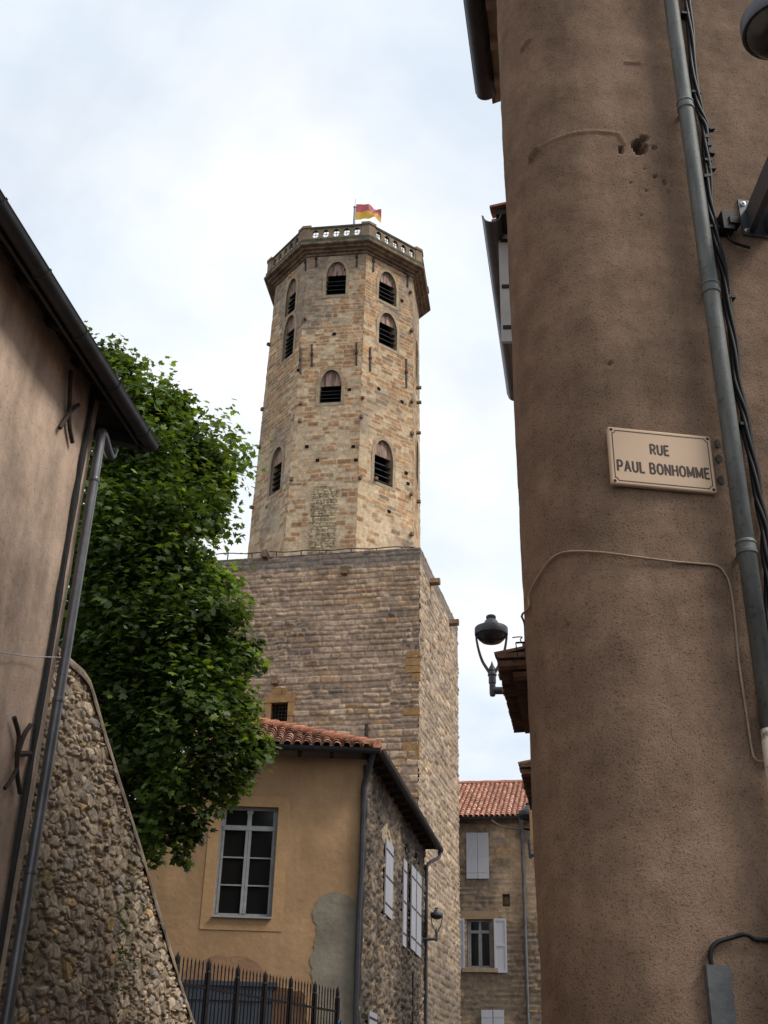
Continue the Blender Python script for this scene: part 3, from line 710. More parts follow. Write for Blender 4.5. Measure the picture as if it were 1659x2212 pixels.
# ================================================================== FAR HOUSE
fE = az(100.6); fN = az(190.6)                  # along its wall, outward
FP = A(3.7, 52.4, 0)-fN*.0
far = thing('stone_house', 'brown stone house with red tiled roof and pale shutters closing the street', 'house', FP)
FW0 = FP-fE*3-fN*.4; FWW = 17.; FH = 14.0
def fuv(px, py): p = on(px, py, FW0, fN); return np.dot(p-FW0, fE), p[2]
ow = (fuv(1010, 2000)[0], fuv(1062, 2000)[0], fuv(1035, 2090)[1], fuv(1035, 1986)[1])
on_ = (fuv(1086, 1940)[0], fuv(1102, 1940)[0], fuv(1094, 1957)[1], fuv(1094, 1932)[1])
U, V = grid(0, FWW, 0, FH+.2, .065)
d, sid, dome = coursed(U, V, 610, (.16, .3), (.3, .8), .08, 1.2)
c = palette(sid, [A(.42, .30, .20), A(.37, .26, .17), A(.47, .335, .21), A(.35, .28, .215), A(.45, .29, .15)], [4, 4, 3, 2, 1.4], 61)
plast = sst(.44, .58, fbm(U*.5, V*.35, 640, 4)); edge = sst(.005, .035, d)
c = lerp(A(.42, .305, .205)*(.85+.3*fbm(U*2, V*2, 3, 3))[..., None]*np.ones(c.shape), c, edge*(1-.6*plast))
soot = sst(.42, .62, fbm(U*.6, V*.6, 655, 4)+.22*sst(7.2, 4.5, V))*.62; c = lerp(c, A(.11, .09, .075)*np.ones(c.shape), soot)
h = .06*edge*(.6+.8*hsh(sid, sid*0, 5))*(1-.55*plast)+.03*(fbm(U*3, V*3, 4, 3)-.5)
cu, cv = centers(U), centers(V); drop = np.zeros(cu.shape, bool)
for o in (ow, on_): drop |= (cu > o[0]) & (cu < o[1]) & (cv > o[2]) & (cv < o[3])
fm = MB(); fm.addq((FW0+fE*U[..., None]+UP*V[..., None]+fN*h[..., None]).reshape(-1, 3), grid_quads(U, drop), c.reshape(-1, 3))
reveal(fm, FW0, fE, fN, ow, .35, A(.33, .24, .15)); reveal(fm, FW0, fE, fN, on_, .25, A(.25, .18, .12))
fm.box(FW0+fE*on_[0]-fN*.27+UP*on_[2], fE*(on_[1]-on_[0]), UP*(on_[3]-on_[2]), fN*.02, A(.28, .2, .13))
for a_, b_ in ((FW0, FW0-fN*12), (FW0+fE*FWW-fN*12, FW0+fE*FWW), (FW0-fN*12, FW0+fE*FWW-fN*12)):
    fm.add([a_, b_, b_+UP*FH, a_+UP*FH], [(0, 1, 2, 3)], A(.33, .25, .16))
fm.build('wall', M['stone'], far, smooth=True)
m = MB()
for o, pr in ((ow, .075), ):
    w_ = o[1]-o[0]; h_ = o[3]-o[2]; q = FW0+fE*o[0]+UP*o[2]
    m.box(q-fE*.25-fN*.2-UP*.2, fE*(w_+.5), UP*.17, fN*.36)
m.build('sill', M['dressed'], far)
m = MB()
w_ = ow[1]-ow[0]; h_ = ow[3]-ow[2]; q = FW0+fE*ow[0]+UP*ow[2]
m.box(q-fE*.3-fN*.2+UP*(h_+.004), fE*(w_+.6), UP*.34, fN*.265)
m.build('lintel', material('far_lintel', (.36, .25, .15), .95, vscale=2), far)
casement(far, q-fN*.08, fE, fN, w_, h_, .72, 1, .07)
m = MB(); m.box(q-fN*.42, fE*w_, UP*h_, fN*.02); m.build('dark_room', M['dark'], far)
for x0, x1, y0, y1, pn in ((1068, 1096, 1985, 2102, True), (977, 1005, 1985, 2096, True), (1008, 1032.5, 1800, 1899, False), (1032.5, 1057, 1800, 1899, False), (1041, 1066, 2182, 2290, False), (1067, 1091, 2182, 2290, False)):
    u0, u1 = fuv(x0, (y0+y1)/2)[0], fuv(x1, (y0+y1)/2)[0]; v0, v1 = fuv((x0+x1)/2, y1)[1], fuv((x0+x1)/2, y0)[1]
    shutter_leaf(far, FW0+fE*u0+UP*v0+fN*.085, fE, fN, u1-u0-.015, v1-v0, 'far_shutter', not pn, pn)
SL = .50; fs = unit(-fN+UP*SL); fn_ = unit(fN*SL+UP)
m = MB(); P0 = FP-fE*3-fE*.3+UP*14.1; tile_roof(m, P0, fE, fs, fn_, FWW+.6, 7.1, .235, .36, .095, None, 3, ((.52, .26, .18), (.45, .225, .16), (.58, .34, .25), (.38, .20, .15)))
Lr = 7.1; m.add([P0, P0+fE*(FWW+.6), P0+fE*(FWW+.6)+fs*Lr, P0+fs*Lr], [(0, 1, 2, 3)], A(.2, .1, .07))
rb = P0+fs*Lr; m.add([rb, rb+fE*(FWW+.6), rb+fE*(FWW+.6)-fN*6.4-UP*3.2, rb-fN*6.4-UP*3.2], [(0, 1, 2, 3)], A(.3, .14, .1))
m.tube(lerp_pts(rb+UP*.04, rb+UP*.04+fE*(FWW+.6), 40), [.12+.02*(i % 2) for i in range(40)], 8, col=A(.36, .17, .12))
m.add([P0-UP*.06, P0-UP*.06+fE*(FWW+.6), P0-fN*.5+UP*.0+fE*(FWW+.6), P0-fN*.5], [(3, 2, 1, 0)], A(.06, .04, .03))
m.build('roof', M['tile'], far)
m = MB(); gp = FP+UP*14.02+fN*.1; m.sweep(half_round(.12), lerp_pts(gp-fE*3.3, gp+fE*14.3, 14)); m.build('gutter', M['gutter'], far)
u_, _ = fuv(1135, 2000); q = FW0+fE*u_+fN*.16; m = MB(); m.tube([q+UP*z for z in (0, 5, 10, 13.4)]+[q+UP*13.7+fN*.15, q+UP*13.95+fN*.3], .075, 8); m.build('downpipe', M['zinc_dark'], far)

# ================================================================== OCHRE HOUSE
K = A(-.30, 26.0, 0); yE = az(88); yN = az(178)
sE = D; sN = NR
och = thing('ochre_house', 'ochre plastered house with a tiled hip roof and a stone side wall below the tower', 'house', K)
YW = 5.0; YH = 9.05; Y0 = K-yE*YW; SLn = 9.7
def yuv(px, py): p = on(px, py, K, yN); return np.dot(p-Y0, yE), p[2]
yo = (yuv(465, 1900)[0], yuv(592, 1900)[0], yuv(520, 1980)[1], yuv(535, 1742)[1])
m = MB(); flat_wall(m, Y0, yE, yN, YW, YH, [yo], .22)
m.add([Y0, Y0-yN*8, Y0-yN*8+UP*YH, Y0+UP*YH], [(0, 1, 2, 3)])
m.build('front_wall', M['ochre_plaster'], och)
# raised plaster band round the window
m = MB(); a, b, c0, d0 = yo; inn = [(a, c0), (b, c0), (b, d0), (a, d0)]; outp = [(a-.24, c0-.28), (b+.24, c0-.28), (b+.24, d0+.24), (a-.24, d0+.24)]
frame_ring(m, inn, outp, Y0, yE, yN, -.02, .012); m.build('window_band', M['ochre_band'], och)
casement(och, Y0+yE*yo[0]+UP*yo[2], yE, yN, yo[1]-yo[0], yo[3]-yo[2], .785, 3, .06)
m = MB(); m.box(Y0+yE*yo[0]+UP*yo[2]-yN*.7, yE*(yo[1]-yo[0]), UP*(yo[3]-yo[2]), yN*.02); m.build('dark_room', M['dark'], och)
# bare cement patch beside the corner
pp = [(775, 1962), (768, 1945), (752, 1934), (735, 1928), (716, 1928), (700, 1933), (688, 1943), (678, 1958), (672, 1976), (676, 1990), (682, 2003), (679, 2030), (677, 2052), (668, 2080), (675, 2090), (677, 2115), (676, 2160), (674, 2230), (760, 2230), (766, 2100), (772, 2000)]
pts = []
rd = random.Random(8)
uv = [yuv(x, y) for x, y in pp]; uv = [(min(u, YW-.03), v) for u, v in uv]
for i in range(len(uv)):
    a, b = A(*uv[i]), A(*uv[(i+1) % len(uv)])
    for k in range(5): q = a+(b-a)*k/5; w_ = float(fbm(np.array(q[0]*9), np.array(q[1]*9), 3, 3)-.5)*.12; pts.append(q+A(w_+rd.uniform(-.015, .015), w_+rd.uniform(-.015, .015)))
m = MB(); m.prism([Y0+yE*min(q[0], YW-.02)+UP*q[1]-yN*.01 for q in pts], yN*.022); m.build('cement_patch', M['cement'], och)
# damp dark plaster low on the wall and the slate blue door behind the railings
def stain(outline, thick, mat, name):
    uv = [A(*yuv(x, y)) for x, y in outline]; pts = []; rd = random.Random(len(outline))
    for i in range(len(uv)):
        a, b = uv[i], uv[(i+1) % len(uv)]; n_ = max(2, int(np.linalg.norm(b-a)/.06))
        for k in range(n_):
            q = a+(b-a)*k/n_; w_ = (fbm(np.array(q[0]*5), np.array(q[1]*5), 4, 3)-.5)*.16; pts.append(q+A(w_+rd.uniform(-.012, .012), w_*.8+rd.uniform(-.012, .012)))
    m = MB(); m.prism([Y0+yE*min(max(q[0], .02), YW-.02)+UP*q[1]-yN*.01 for q in pts], yN*(.01+thick)); m.build(name, mat, och)
stain([(395, 2240), (395, 2100), (425, 2078), (470, 2064), (515, 2063), (552, 2078), (600, 2118), (640, 2240)], .004, M['damp'], 'damp_plaster')
stain([(545, 2240), (548, 2120), (580, 2124), (620, 2136), (655, 2142), (673, 2240)], .008, M['red_base'], 'bare_plaster')
m = MB(); u0, u1 = yuv(400, 2180)[0], yuv(588, 2180)[0]; v1 = yuv(500, 2130)[1]
nb = 12
for k in range(nb): m.box(Y0+yE*(u0+(u1-u0)*k/nb+.004)+yN*.01, yE*((u1-u0)/nb-.008), UP*v1, yN*.03)
m.box(Y0+yE*u0+yN*.01+UP*(v1-.28), yE*(u1-u0), UP*.09, yN*.05); m.box(Y0+yE*(u0-.08)+yN*.01+UP*(v1-.0), yE*(u1-u0+.16), UP*.09, yN*.06)
m.build('boarded_door', M['blue_door'], och)
# side wall: dirty rubble
def suv(px, py): p = on(px, py, K, sN); return np.dot(p-K, sE), p[2]
U, V = grid(0, SLn, 0, YH+.1, .05)
d, sid, F1 = rubble(U, V, 700, .27, .15); e_ = sst(.05, .28, d)
c = palette(sid, [A(.22, .165, .122), A(.175, .138, .107), A(.27, .205, .145), A(.145, .122, .102), A(.31, .225, .14)], [4, 4, 3, 3, 1], 71)
c = lerp(A(.20, .155, .115)*(.7+.6*fbm(U*3, V*3, 9, 3))[..., None]*np.ones(c.shape), c, e_)
so = sst(.37, .62, fbm(U*.5, V*.45, 715, 4)+.14*sst(5.2, 2.6, V)+.1*sst(6.5, 8.5, V))*.75; c = lerp(c, A(.065, .055, .048)*np.ones(c.shape), so)
strk = sst(.60, .72, fbm(U*2.2, V*.22, 735, 3))*.5; c = lerp(c, A(.05, .045, .04)*np.ones(c.shape), strk)
h = .085*e_*(.6+.8*hsh(sid, sid*0, 5))+.05*(fbm(U*2, V*2, 4, 3)-.5)
sop = (suv(872.5, 1950)[0], suv(882, 1950)[0], suv(878, 2062)[1], suv(878, 1862)[1])
cu, cv = centers(U), centers(V); drop = (cu > sop[0]) & (cu < sop[1]) & (cv > sop[2]) & (cv < sop[3])
m = MB(); m.addq((K+sE*U[..., None]+UP*V[..., None]+sN*(h[..., None]-.04)).reshape(-1, 3), grid_quads(U, drop), c.reshape(-1, 3))
reveal(m, K, sE, sN, sop, .35, A(.2, .16, .12))
Kf = K+sE*SLn
m.add([Kf, Kf-sN*5, Kf-sN*5+UP*YH, Kf+UP*YH], [(0, 1, 2, 3)], A(.2, .16, .12))
m.build('side_wall', M['stone'], och, smooth=True)
m = MB(); m.box(K+sE*(sop[0]+.01)-sN*.09+UP*(sop[2]+.01), sE*(sop[1]-sop[0]-.02), UP*(sop[3]-sop[2]-.02), sN*.02); m.build('dark_opening', M['dark'], och)
def leaf_on_side(x0, x1, y0, y1, off=.05, ang=0, mat='shutter'):
    u0, u1 = suv(x0, (y0+y1)/2)[0], suv(x1, (y0+y1)/2)[0]; v0, v1 = suv((x0+x1)/2, y1)[1], suv((x0+x1)/2, y0)[1]
    e2 = unit(sE*math.cos(R_(ang))+sN*math.sin(R_(ang))); n2 = unit(sN*math.cos(R_(ang))-sE*math.sin(R_(ang)))
    return shutter_leaf(och, K+sE*u0+UP*v0+sN*off, e2, n2, max(.3, u1-u0), v1-v0)
leaf_on_side(826, 842, 1818, 1982)
leaf_on_side(865, 872, 1856, 2046)
leaf_on_side(882.5, 892, 1872, 2054); leaf_on_side(894, 904, 1886, 2066)
leaf_on_side(789, 806, 2186, 2290)
for px, py in ((876, 1842), (899, 1862)):
    u, v = suv(px, py); pts = [(u+.33*math.cos(t_), v+.24*math.sin(t_)) for t_ in np.linspace(0, math.pi, 9)]
    m = MB(); m.prism([K+sE*a+UP*b-sN*.0 for a, b in pts], sN*.055); m.build('blind_arch', M['dark'], och)
m = MB(); u0, u1 = suv(822, 1810)[0], suv(844, 1830)[0]; v = suv(833, 1815)[1]
pts = [(u0-.05, v-.12), (u0-.05, v+.05), ((u0+u1)/2, v+.42), (u1+.1, v+.02), (u1+.1, v-.15)]
m.prism([K+sE*a+UP*b for a, b in pts], sN*.045); m.build('arch_stone', M['dressed'], och)
# hip roof
TS = .47; GZ = 9.18
G = A(-.01, 25.55, GZ)
sy = unit(-yN+UP*TS); ny = unit(yN*TS+UP); ss_ = unit(-sN+UP*TS); ns_ = unit(sN*TS+UP)
m = MB(); hyp = math.sqrt(1+TS*TS)
Wr = YW+1.2; P0 = G-yE*Wr
tile_roof(m, P0+yN*0, yE, sy, ny, Wr, 5.2, .225, .34, .095, lambda u, s: (Wr-u) > s/hyp*.98+.02, 11)
m.add([P0, G, G-yE*4.9-yN*4.9+UP*4.9*TS, P0-yN*4.9+UP*4.9*TS], [(0, 1, 2, 3)], A(.10, .055, .04))
Lsd = 10.5
tile_roof(m, G, sE, ss_, ns_, Lsd, 4.6, .225, .34, .09, lambda u, s: u > s/hyp*.98 and (Lsd-u) > s/hyp*.1, 12)
m.add([G, G+sE*Lsd, G+sE*Lsd-sN*4.5+UP*4.5*TS, G+sE*4.9-sN*4.9+UP*4.9*TS], [(0, 1, 2, 3)], A(.10, .055, .04))
m.build('roof', M['tile'], och)
m = MB(); hd = unit(-yE-yN+UP*TS*1.0); rd = random.Random(3); s_ = 0.0
hd = unit((sE-sN*1-yN*0-0*yE)*0+(-yE-yN)+UP*TS)
while s_ < 6.5:
    p = G+hd*s_+UP*.06; q = p+hd*.42; m.tube([p+UP*.02, q-UP*.015], [.135, .11], 10, col=A(.42, .18, .11)*rd.uniform(.75, 1.2)); s_ += .36
m.build('hip_tiles', M['tile'], och)
m = MB()
m.add([G+yN*.0-UP*.03, P0-UP*.03, P0-yN*.5+UP*.02, G-yN*.5+UP*.02], [(0, 1, 2, 3)]); m.add([G-UP*.03, G+sE*Lsd-UP*.03, G+sE*Lsd-sN*.45+UP*.02, G-sN*.45+UP*.02], [(0, 1, 2, 3)])
m.build('soffit', M['soffit'], och)
for k in range(8): m = MB(); p = G-yE*(.35+k*.72)-UP*.13; m.box(p-yN*.5, yE*.09, yN*.42, UP*.1); m.build('rafter_end', M['rafter'], och)
for k in range(15): m = MB(); p = G+sE*(.35+k*.68)-UP*.13; m.box(p-sN*.36, sE*.09, sN*.3, UP*.1); m.build('rafter_end', M['rafter'], och)
m = MB(); gp = [P0-UP*.04+yN*.06-yE*.0]+lerp_pts(P0+yE*1-UP*.04+yN*.06, G-UP*.04+yN*.06+yE*.06, 7)
m.sweep(half_round(.095), gp); m.sweep(half_round(.085), lerp_pts(G-UP*.04+sN*.08-sE*.07, G+sE*Lsd-UP*.04+sN*.08, 12)); m.build('gutter', M['gutter'], och)
m = MB(); q = K+yN*.10+sN*.02
bat = lambda z: A(-.09*(9-z)/5*1.0, 0, 0)*.25
m.tube([A(G[0]-.08, G[1]+.02, 9.1), A(K[0]+.12, 25.75, 8.75)]+[q+UP*z+A(.012*math.sin(z*2.1)-.02*(9-z)/3, 0, 0) for z in (8.4, 7.5, 6.5, 5.5, 4.5, 3.5, 2.5, 0)], .062, 8)
m.build('downpipe', M['gutter'], och)
m = MB(); pts = []
for i in range(60): z = 8.9-i*.125; pts.append(K+yN*.03+sN*(.03+.02*math.sin(i*.9))+UP*z+A(.02*vnoise(i*.5, 3)-.01, 0, 0))
m.tube(pts, [.045+.03*float(vnoise(i*.7, 9)) for i in range(60)], 7); m.build('corner_joint', M['pvc'], och)
ge = G+sE*Lsd; kf_ = K+sE*SLn
m = MB(); m.tube(smooth_path([ge+sN*.05-sE*.1-UP*.1, ge+sN*.04-sE*.12-UP*.28, kf_+sN*.14-sE*.15+UP*8.62, kf_+sN*.1-sE*.18+UP*8.3], 4)+[kf_+sN*.1-sE*.18+UP*z for z in (7, 5, 3, 0)], .05, 8); m.build('downpipe', M['gutter'], och)
m = MB(); p0 = suv(888, 2080); m.tube([K+sE*p0[0]+sN*.06+UP*z for z in (p0[1], p0[1]-1, p0[1]-2.2, 0)], .03, 6); m.build('drain_hose', M['pvc'], och)

# ================================================================== LEFT HOUSE
LD = az(9.6); LN = A(LD[1], -LD[0], 0)      # outward, to the right
LK = A(-3.27, 11.07, 0)
lh = thing('plastered_house', 'pinkish plastered house with a dark overhanging eave at the left of the street', 'house', LK)
WJ = 9.12                                   # wall top under the eave
L0 = LK-LD*13
U, V = grid(0, 13, 0, WJ, .06)
h = .035*(fbm(U*1.2, V*1.2, 810, 4)-.5)+.012*(fbm(U*5, V*5, 811, 3)-.5)
m = MB(); m.addq((L0+LD*U[..., None]+UP*V[..., None]+LN*h[..., None]).reshape(-1, 3), grid_quads(U))
Lb = LK+az(246)*4.5
m.add([LK, Lb, Lb+UP*WJ, LK+UP*WJ], [(0, 1, 2, 3)]); m.add([L0, L0-LN*4, L0-LN*4+UP*WJ, L0+UP*WJ], [(3, 2, 1, 0)])
m.build('wall', M['left_plaster'], lh, smooth=True)
GL = A(-2.68, 11.81, 8.66)-LN*.15-LD*.12; gl0 = GL-LD*14.5
rise = WJ-8.66+.06; pw = np.dot(GL-LK, LN)
slope = rise/pw*.9
m = MB(); z0_ = GL[2]+.05
sv_ = unit(-LN+UP*.42); nv_ = unit(LN*.42+UP)
a0 = gl0+UP*.05; a1 = GL+UP*.05; bk = 4.0
endd = az(246)
a2 = a1+endd*2.2+UP*.6; 
hp = az(217.8); hq = a1+hp*6+UP*6*.47*.55
m.add([a0, a1, hq, a0-LN*bk+UP*bk*.55], [(3, 2, 1, 0)]); m.add([a1-az(336)*.03, a1-az(336)*.03+endd*5, hq+endd*.5, hq], [(3, 2, 1, 0)])
m.build('soffit', M['soffit'], lh)
for k in range(20):
    m = MB(); p = GL-LD*(.12+k*.7)+UP*(-.02); m.box(p-LN*.02, LD*.09, UP*.11-LN*0, -LN*1.2+UP*1.2*.55); m.build('rafter', M['rafter'], lh)
m = MB(); tile_roof(m, a0-LN*.10+UP*.05, LD, sv_, nv_, 14.5, 3.2, .22, .36, .09, None, 21, ((.26, .13, .09), (.2, .11, .08), (.32, .17, .11)), wts=(3, 3, 1))
q0 = a0+nv_*.03; q1 = a1+nv_*.03; m.add([q0, q1, hq+UP*.05, q0-LN*bk+UP*bk*.55], [(0, 1, 2, 3)], A(.12, .07, .05)); m.add([q1, q1+endd*5, hq+UP*.05+endd*.5, hq+UP*.05], [(0, 1, 2, 3)], A(.12, .07, .05))
m.build('roof', M['tile'], lh)
m = MB(); m.sweep(half_round(.085), lerp_pts(gl0+LN*.08, GL+LN*.08+LD*.05, 20)); m.box(gl0+LN*-.03-UP*.09, LD*14.5, UP*.16, LN*.03)
for k in range(15): p = GL-LD*(.3+k*.95)+LN*.08; m.sweep(half_round(.095, .02), [p, p+LD*.035])
m.build('gutter', M['gutter'], lh)
m = MB(); e0 = GL+LN*.06; e1 = e0+endd*1.35; m.sweep([(-.05, -.09), (.05, -.09), (.06, .03), (-.06, .03)], lerp_pts(e0, e1, 5))
m.tube([GL+endd*.45+UP*.03, GL+endd*.45+UP*.3], .012, 6); m.tube([GL+endd*1.1+UP*.03, GL+endd*1.1+UP*.3], .012, 6)
m.build('return_gutter', M['gutter'], lh)
pp0 = LK+LN*.11-LD*.03
m = MB(); top = 8.42; sw = at_y(238, 984, 11.35); 
m.tube(smooth_path([A(sw[0]+.03, sw[1]+.02, sw[2]+.12), A(sw[0], sw[1], sw[2]), pp0+UP*(top-.02)+LD*.02, pp0+UP*(top-.2)], 5)+[pp0+UP*z for z in (7.5, 6, 4, 2, 0)], .052, 12)
dp = m.build('downpipe', M['zinc_dark'], lh, smooth=True)
for z in (7.75, 5.25, 3.6, 1.4):
    m = MB(); m.lathe(pp0+UP*z, [(.058, 0), (.06, .01), (.06, .035), (.058, .045)], n=14); m.build('pipe_collar', M['zinc_dark'], dp)
m = MB(); V_ = []; jr = LK-LD*.21
for i in range(150):
    z = 9.05-i*.06; wd = .028+.022*float(vnoise(i*.22, 4)); c0 = jr-LD*(.02*float(vnoise(i*.1, 14)))+UP*z
    V_ += [c0-LD*wd+LN*.02, c0-LD*wd*.8+LN*.045, c0+LD*wd*.8+LN*.045, c0+LD*wd+LN*.02]
m.add(V_, [(i*4+k, i*4+k+1, i*4+5+k, i*4+4+k) for i in range(149) for k in range(3)]); m.build('dark_strip', M['pvc'], lh)  # near-black strip of uneven width down the wall beside the corner
# iron wall anchors
def lpt(px, py, off=.03): return on(px, py, LK, LN)+LN*off
def z5(x, y): return x/2.304/1.1573, (1600+y/2.304)/1.1573
def z4(x, y): return x/2.5136/1.1573, (440+y/2.5136)/1.1573
m = MB()
for path, r in (([(55, 445), (82, 550), (75, 650), (72, 760), (90, 885)], .022), ([(150, 490), (112, 550), (80, 640)], .024), ([(72, 655), (146, 655)], .028), ([(70, 740), (40, 800), (0, 855)], .02)):
    m.tube(smooth_path([lpt(*z5(*p), .045) for p in path], 4), r, 7)
m.build('iron_anchor', M['iron'], lh)
m = MB()
for path, r in (([(418, 1225), (412, 1400), (410, 1560), (430, 1680)], .024), ([(470, 1440), (420, 1480), (350, 1585)], .024)):
    m.tube(smooth_path([lpt(*z4(*p), .045) for p in path], 4), r, 7)
m.build('iron_anchor', M['iron'], lh)
m = MB(); m.tube(smooth_path([lpt(-60, 1404, .06), lpt(0, 1411, .05), lpt(50, 1418, .05), lpt(106, 1421, .12)], 5), .006, 6)
tag(m.build('wire', M['white_wire']), 'thin white wire running across the pinkish plaster to the left downpipe', 'wire')

# ================================================================== GARDEN WALL of rubble
gw = thing('garden_wall', 'rubble stone garden wall with a steeply sloping top beside the left downpipe', 'wall', LK+LD*2)
GP = LK-LN*.03
def guv(px, py): p = on(px, py, GP, LN); return np.dot(p-GP, LD), p[2]
prof = [guv(*p) for p in ((126, 1416), (150, 1432), (178, 1456), (192, 1478), (202, 1508), (225, 1590), (262, 1710), (300, 1830), (345, 1985), (395, 2150))]
prof[0] = (-.02, prof[0][1]+.03)
ex = prof[-1]; sl_ = (prof[-1][1]-prof[-2][1])/(prof[-1][0]-prof[-2][0]); prof.append((ex[0]+2.2, ex[1]+2.2*sl_*.9))
pu = np.array([p[0] for p in prof]); pv = np.array([p[1] for p in prof])
uu_, vv_ = np.meshgrid(np.linspace(0, pu[-1], int(pu[-1]/.013)), np.linspace(0, 1, 520))
topz = np.interp(uu_, pu, pv); U = uu_; V = topz*vv_
d, sid, F1 = rubble(U, V, 900, .185, .125, .95); d2, sid2, F12 = rubble(U, V, 930, .10, .075, .9)
big = hsh(sid, sid*0, 41) > .42; dd = np.where(big, d, np.minimum(d2, d+.0)); idd = np.where(big, sid, sid2+99)
e_ = sst(.09, .24, dd+.16*(fbm(U*16, V*16, 6, 3)-.5))
c = palette(idd, [A(.50, .395, .285), A(.42, .335, .25), A(.57, .46, .34), A(.34, .28, .22), A(.55, .38, .18), A(.36, .325, .285)], [5, 4, 3, 3, 1, 1.2], 91)
c = c*(.75+.5*fbm(U*6, V*6, 77, 4))[..., None]
c = lerp(A(.34, .265, .19)*(.7+.6*fbm(U*8, V*8, 19, 3))[..., None]*np.ones(c.shape), c, e_)
green = sst(.66, .78, fbm(U*1.4, V*.6, 951, 4)); c = lerp(c, A(.09, .10, .05)*np.ones(c.shape), green*.5)
dk_ = sst(.45, .7, fbm(U*.9, V*.7, 961, 4)+.12*sst(3.4, 1.6, V))*.3; c = lerp(c, A(.12, .095, .07)*np.ones(c.shape), dk_)
h = .034*e_*(.35+1.1*hsh(idd, idd*0, 5))+.03*(fbm(U*9, V*9, 4, 4)-.5)+.014*(fbm(U*30, V*30, 14, 2)-.5)*e_-.03
m = MB(); m.addq((GP+LD*U[..., None]+UP*V[..., None]+LN*h[..., None]).reshape(-1, 3), grid_quads(U), c.reshape(-1, 3))
m.build('stone_face', M['stone_near'], gw, smooth=True)
m = MB()
fine_u = np.linspace(0, pu[-1], 160); fine_v = np.interp(fine_u, pu, pv); V_ = []; F_ = []
dsl = np.gradient(fine_v, fine_u)
for i, (a, b) in enumerate(zip(fine_u, fine_v)):
    nrm = unit(A(0, 0, 0)+UP-LD*dsl[i]); j = .015*float(vnoise(i*.5, 2)); p = GP+LD*a+UP*b
    V_ += [p+LN*(.008+j)-nrm*.03, p+LN*(.014+j)+nrm*.005, p+LN*.01+nrm*.05, p-LN*.25+nrm*.075, p-LN*.5+nrm*.03, p-LN*.52-nrm*.15]
for i in range(159): F_ += [(i*6+k, (i+1)*6+k, (i+1)*6+k+1, i*6+k+1) for k in range(5)]
m.add(V_, F_); m.build('coping', material('mortar_coping', (.33, .26, .195), .95, vscale=3, color2=(.11, .088, .068), bumps=((12, .02), (60, .006)), spec=.1), gw, smooth=True)
m = MB(); q = GP-LN*.5; m.add([q+LD*a+UP*b for a, b in zip(fine_u, fine_v)]+[q+LD*fine_u[-1], q], [tuple(range(162))]); m.build('back_face', M['dressed'], gw)
# ivy-like weeds rooted in the joints
def weed(px, py, n, label):
    """a few trailing stems with small leaves, one connected plant"""
    p = on(px, py, GP, LN)-LN*.02; rd = random.Random(px); V = [p]; F = []; C_ = A(.05, .085, .025)
    for st_ in range(max(5, n//8)):
        d_ = unit(LD*rd.gauss(0, .7)+UP*rd.gauss(-.3, .6)+LN*.35); prev = 0; q = p
        for k in range(8):
            q = q+d_*rd.uniform(.02, .035)+UP*-.004*k+LN*(.004 if k < 3 else -.002); V += [q, q+LD*.004]; F.append((prev, len(V)-2, len(V)-1)); prev = len(V)-2
            a = unit(A(rd.gauss(0, 1), rd.gauss(0, 1), rd.gauss(.2, .6))+LN*.4); b = unit(np.cross(a, LN+A(.1, rd.gauss(0, .4), 0))); s_ = rd.uniform(.025, .05)
            V += [q+a*s_*.5+b*s_*.35, q+a*s_, q+a*s_*.5-b*s_*.35]; F.append((prev, len(V)-3, len(V)-2, len(V)-1))
    mb = MB(); mb.add(V, F, C_); return tag(mb.build('wall_weed', M['leaf']), label, 'plant', 'weeds in the garden wall')
weed(263, 2050, 70, 'small green weed in the rubble garden wall, middle of the three')
weed(258, 1975, 40, 'small green weed in the rubble garden wall, topmost of the three')
weed(238, 2125, 50, 'small green weed in the rubble garden wall, lowest of the three')

# ================================================================== TREE
tb = A(-5.4, 19.0, 0)
tree = thing('plane_tree', 'large leafy plane tree with bright green crown behind the garden wall', 'tree', tb)
m = MB(); rd = random.Random(4)
m.tube(smooth_path([tb, tb+A(.1, 0, 2), tb+A(0, .1, 4.5), tb+A(.2, 0, 6.5)], 4), list(np.linspace(.42, .24, 13)), 12); m.build('trunk', M['bark'], tree, smooth=True)
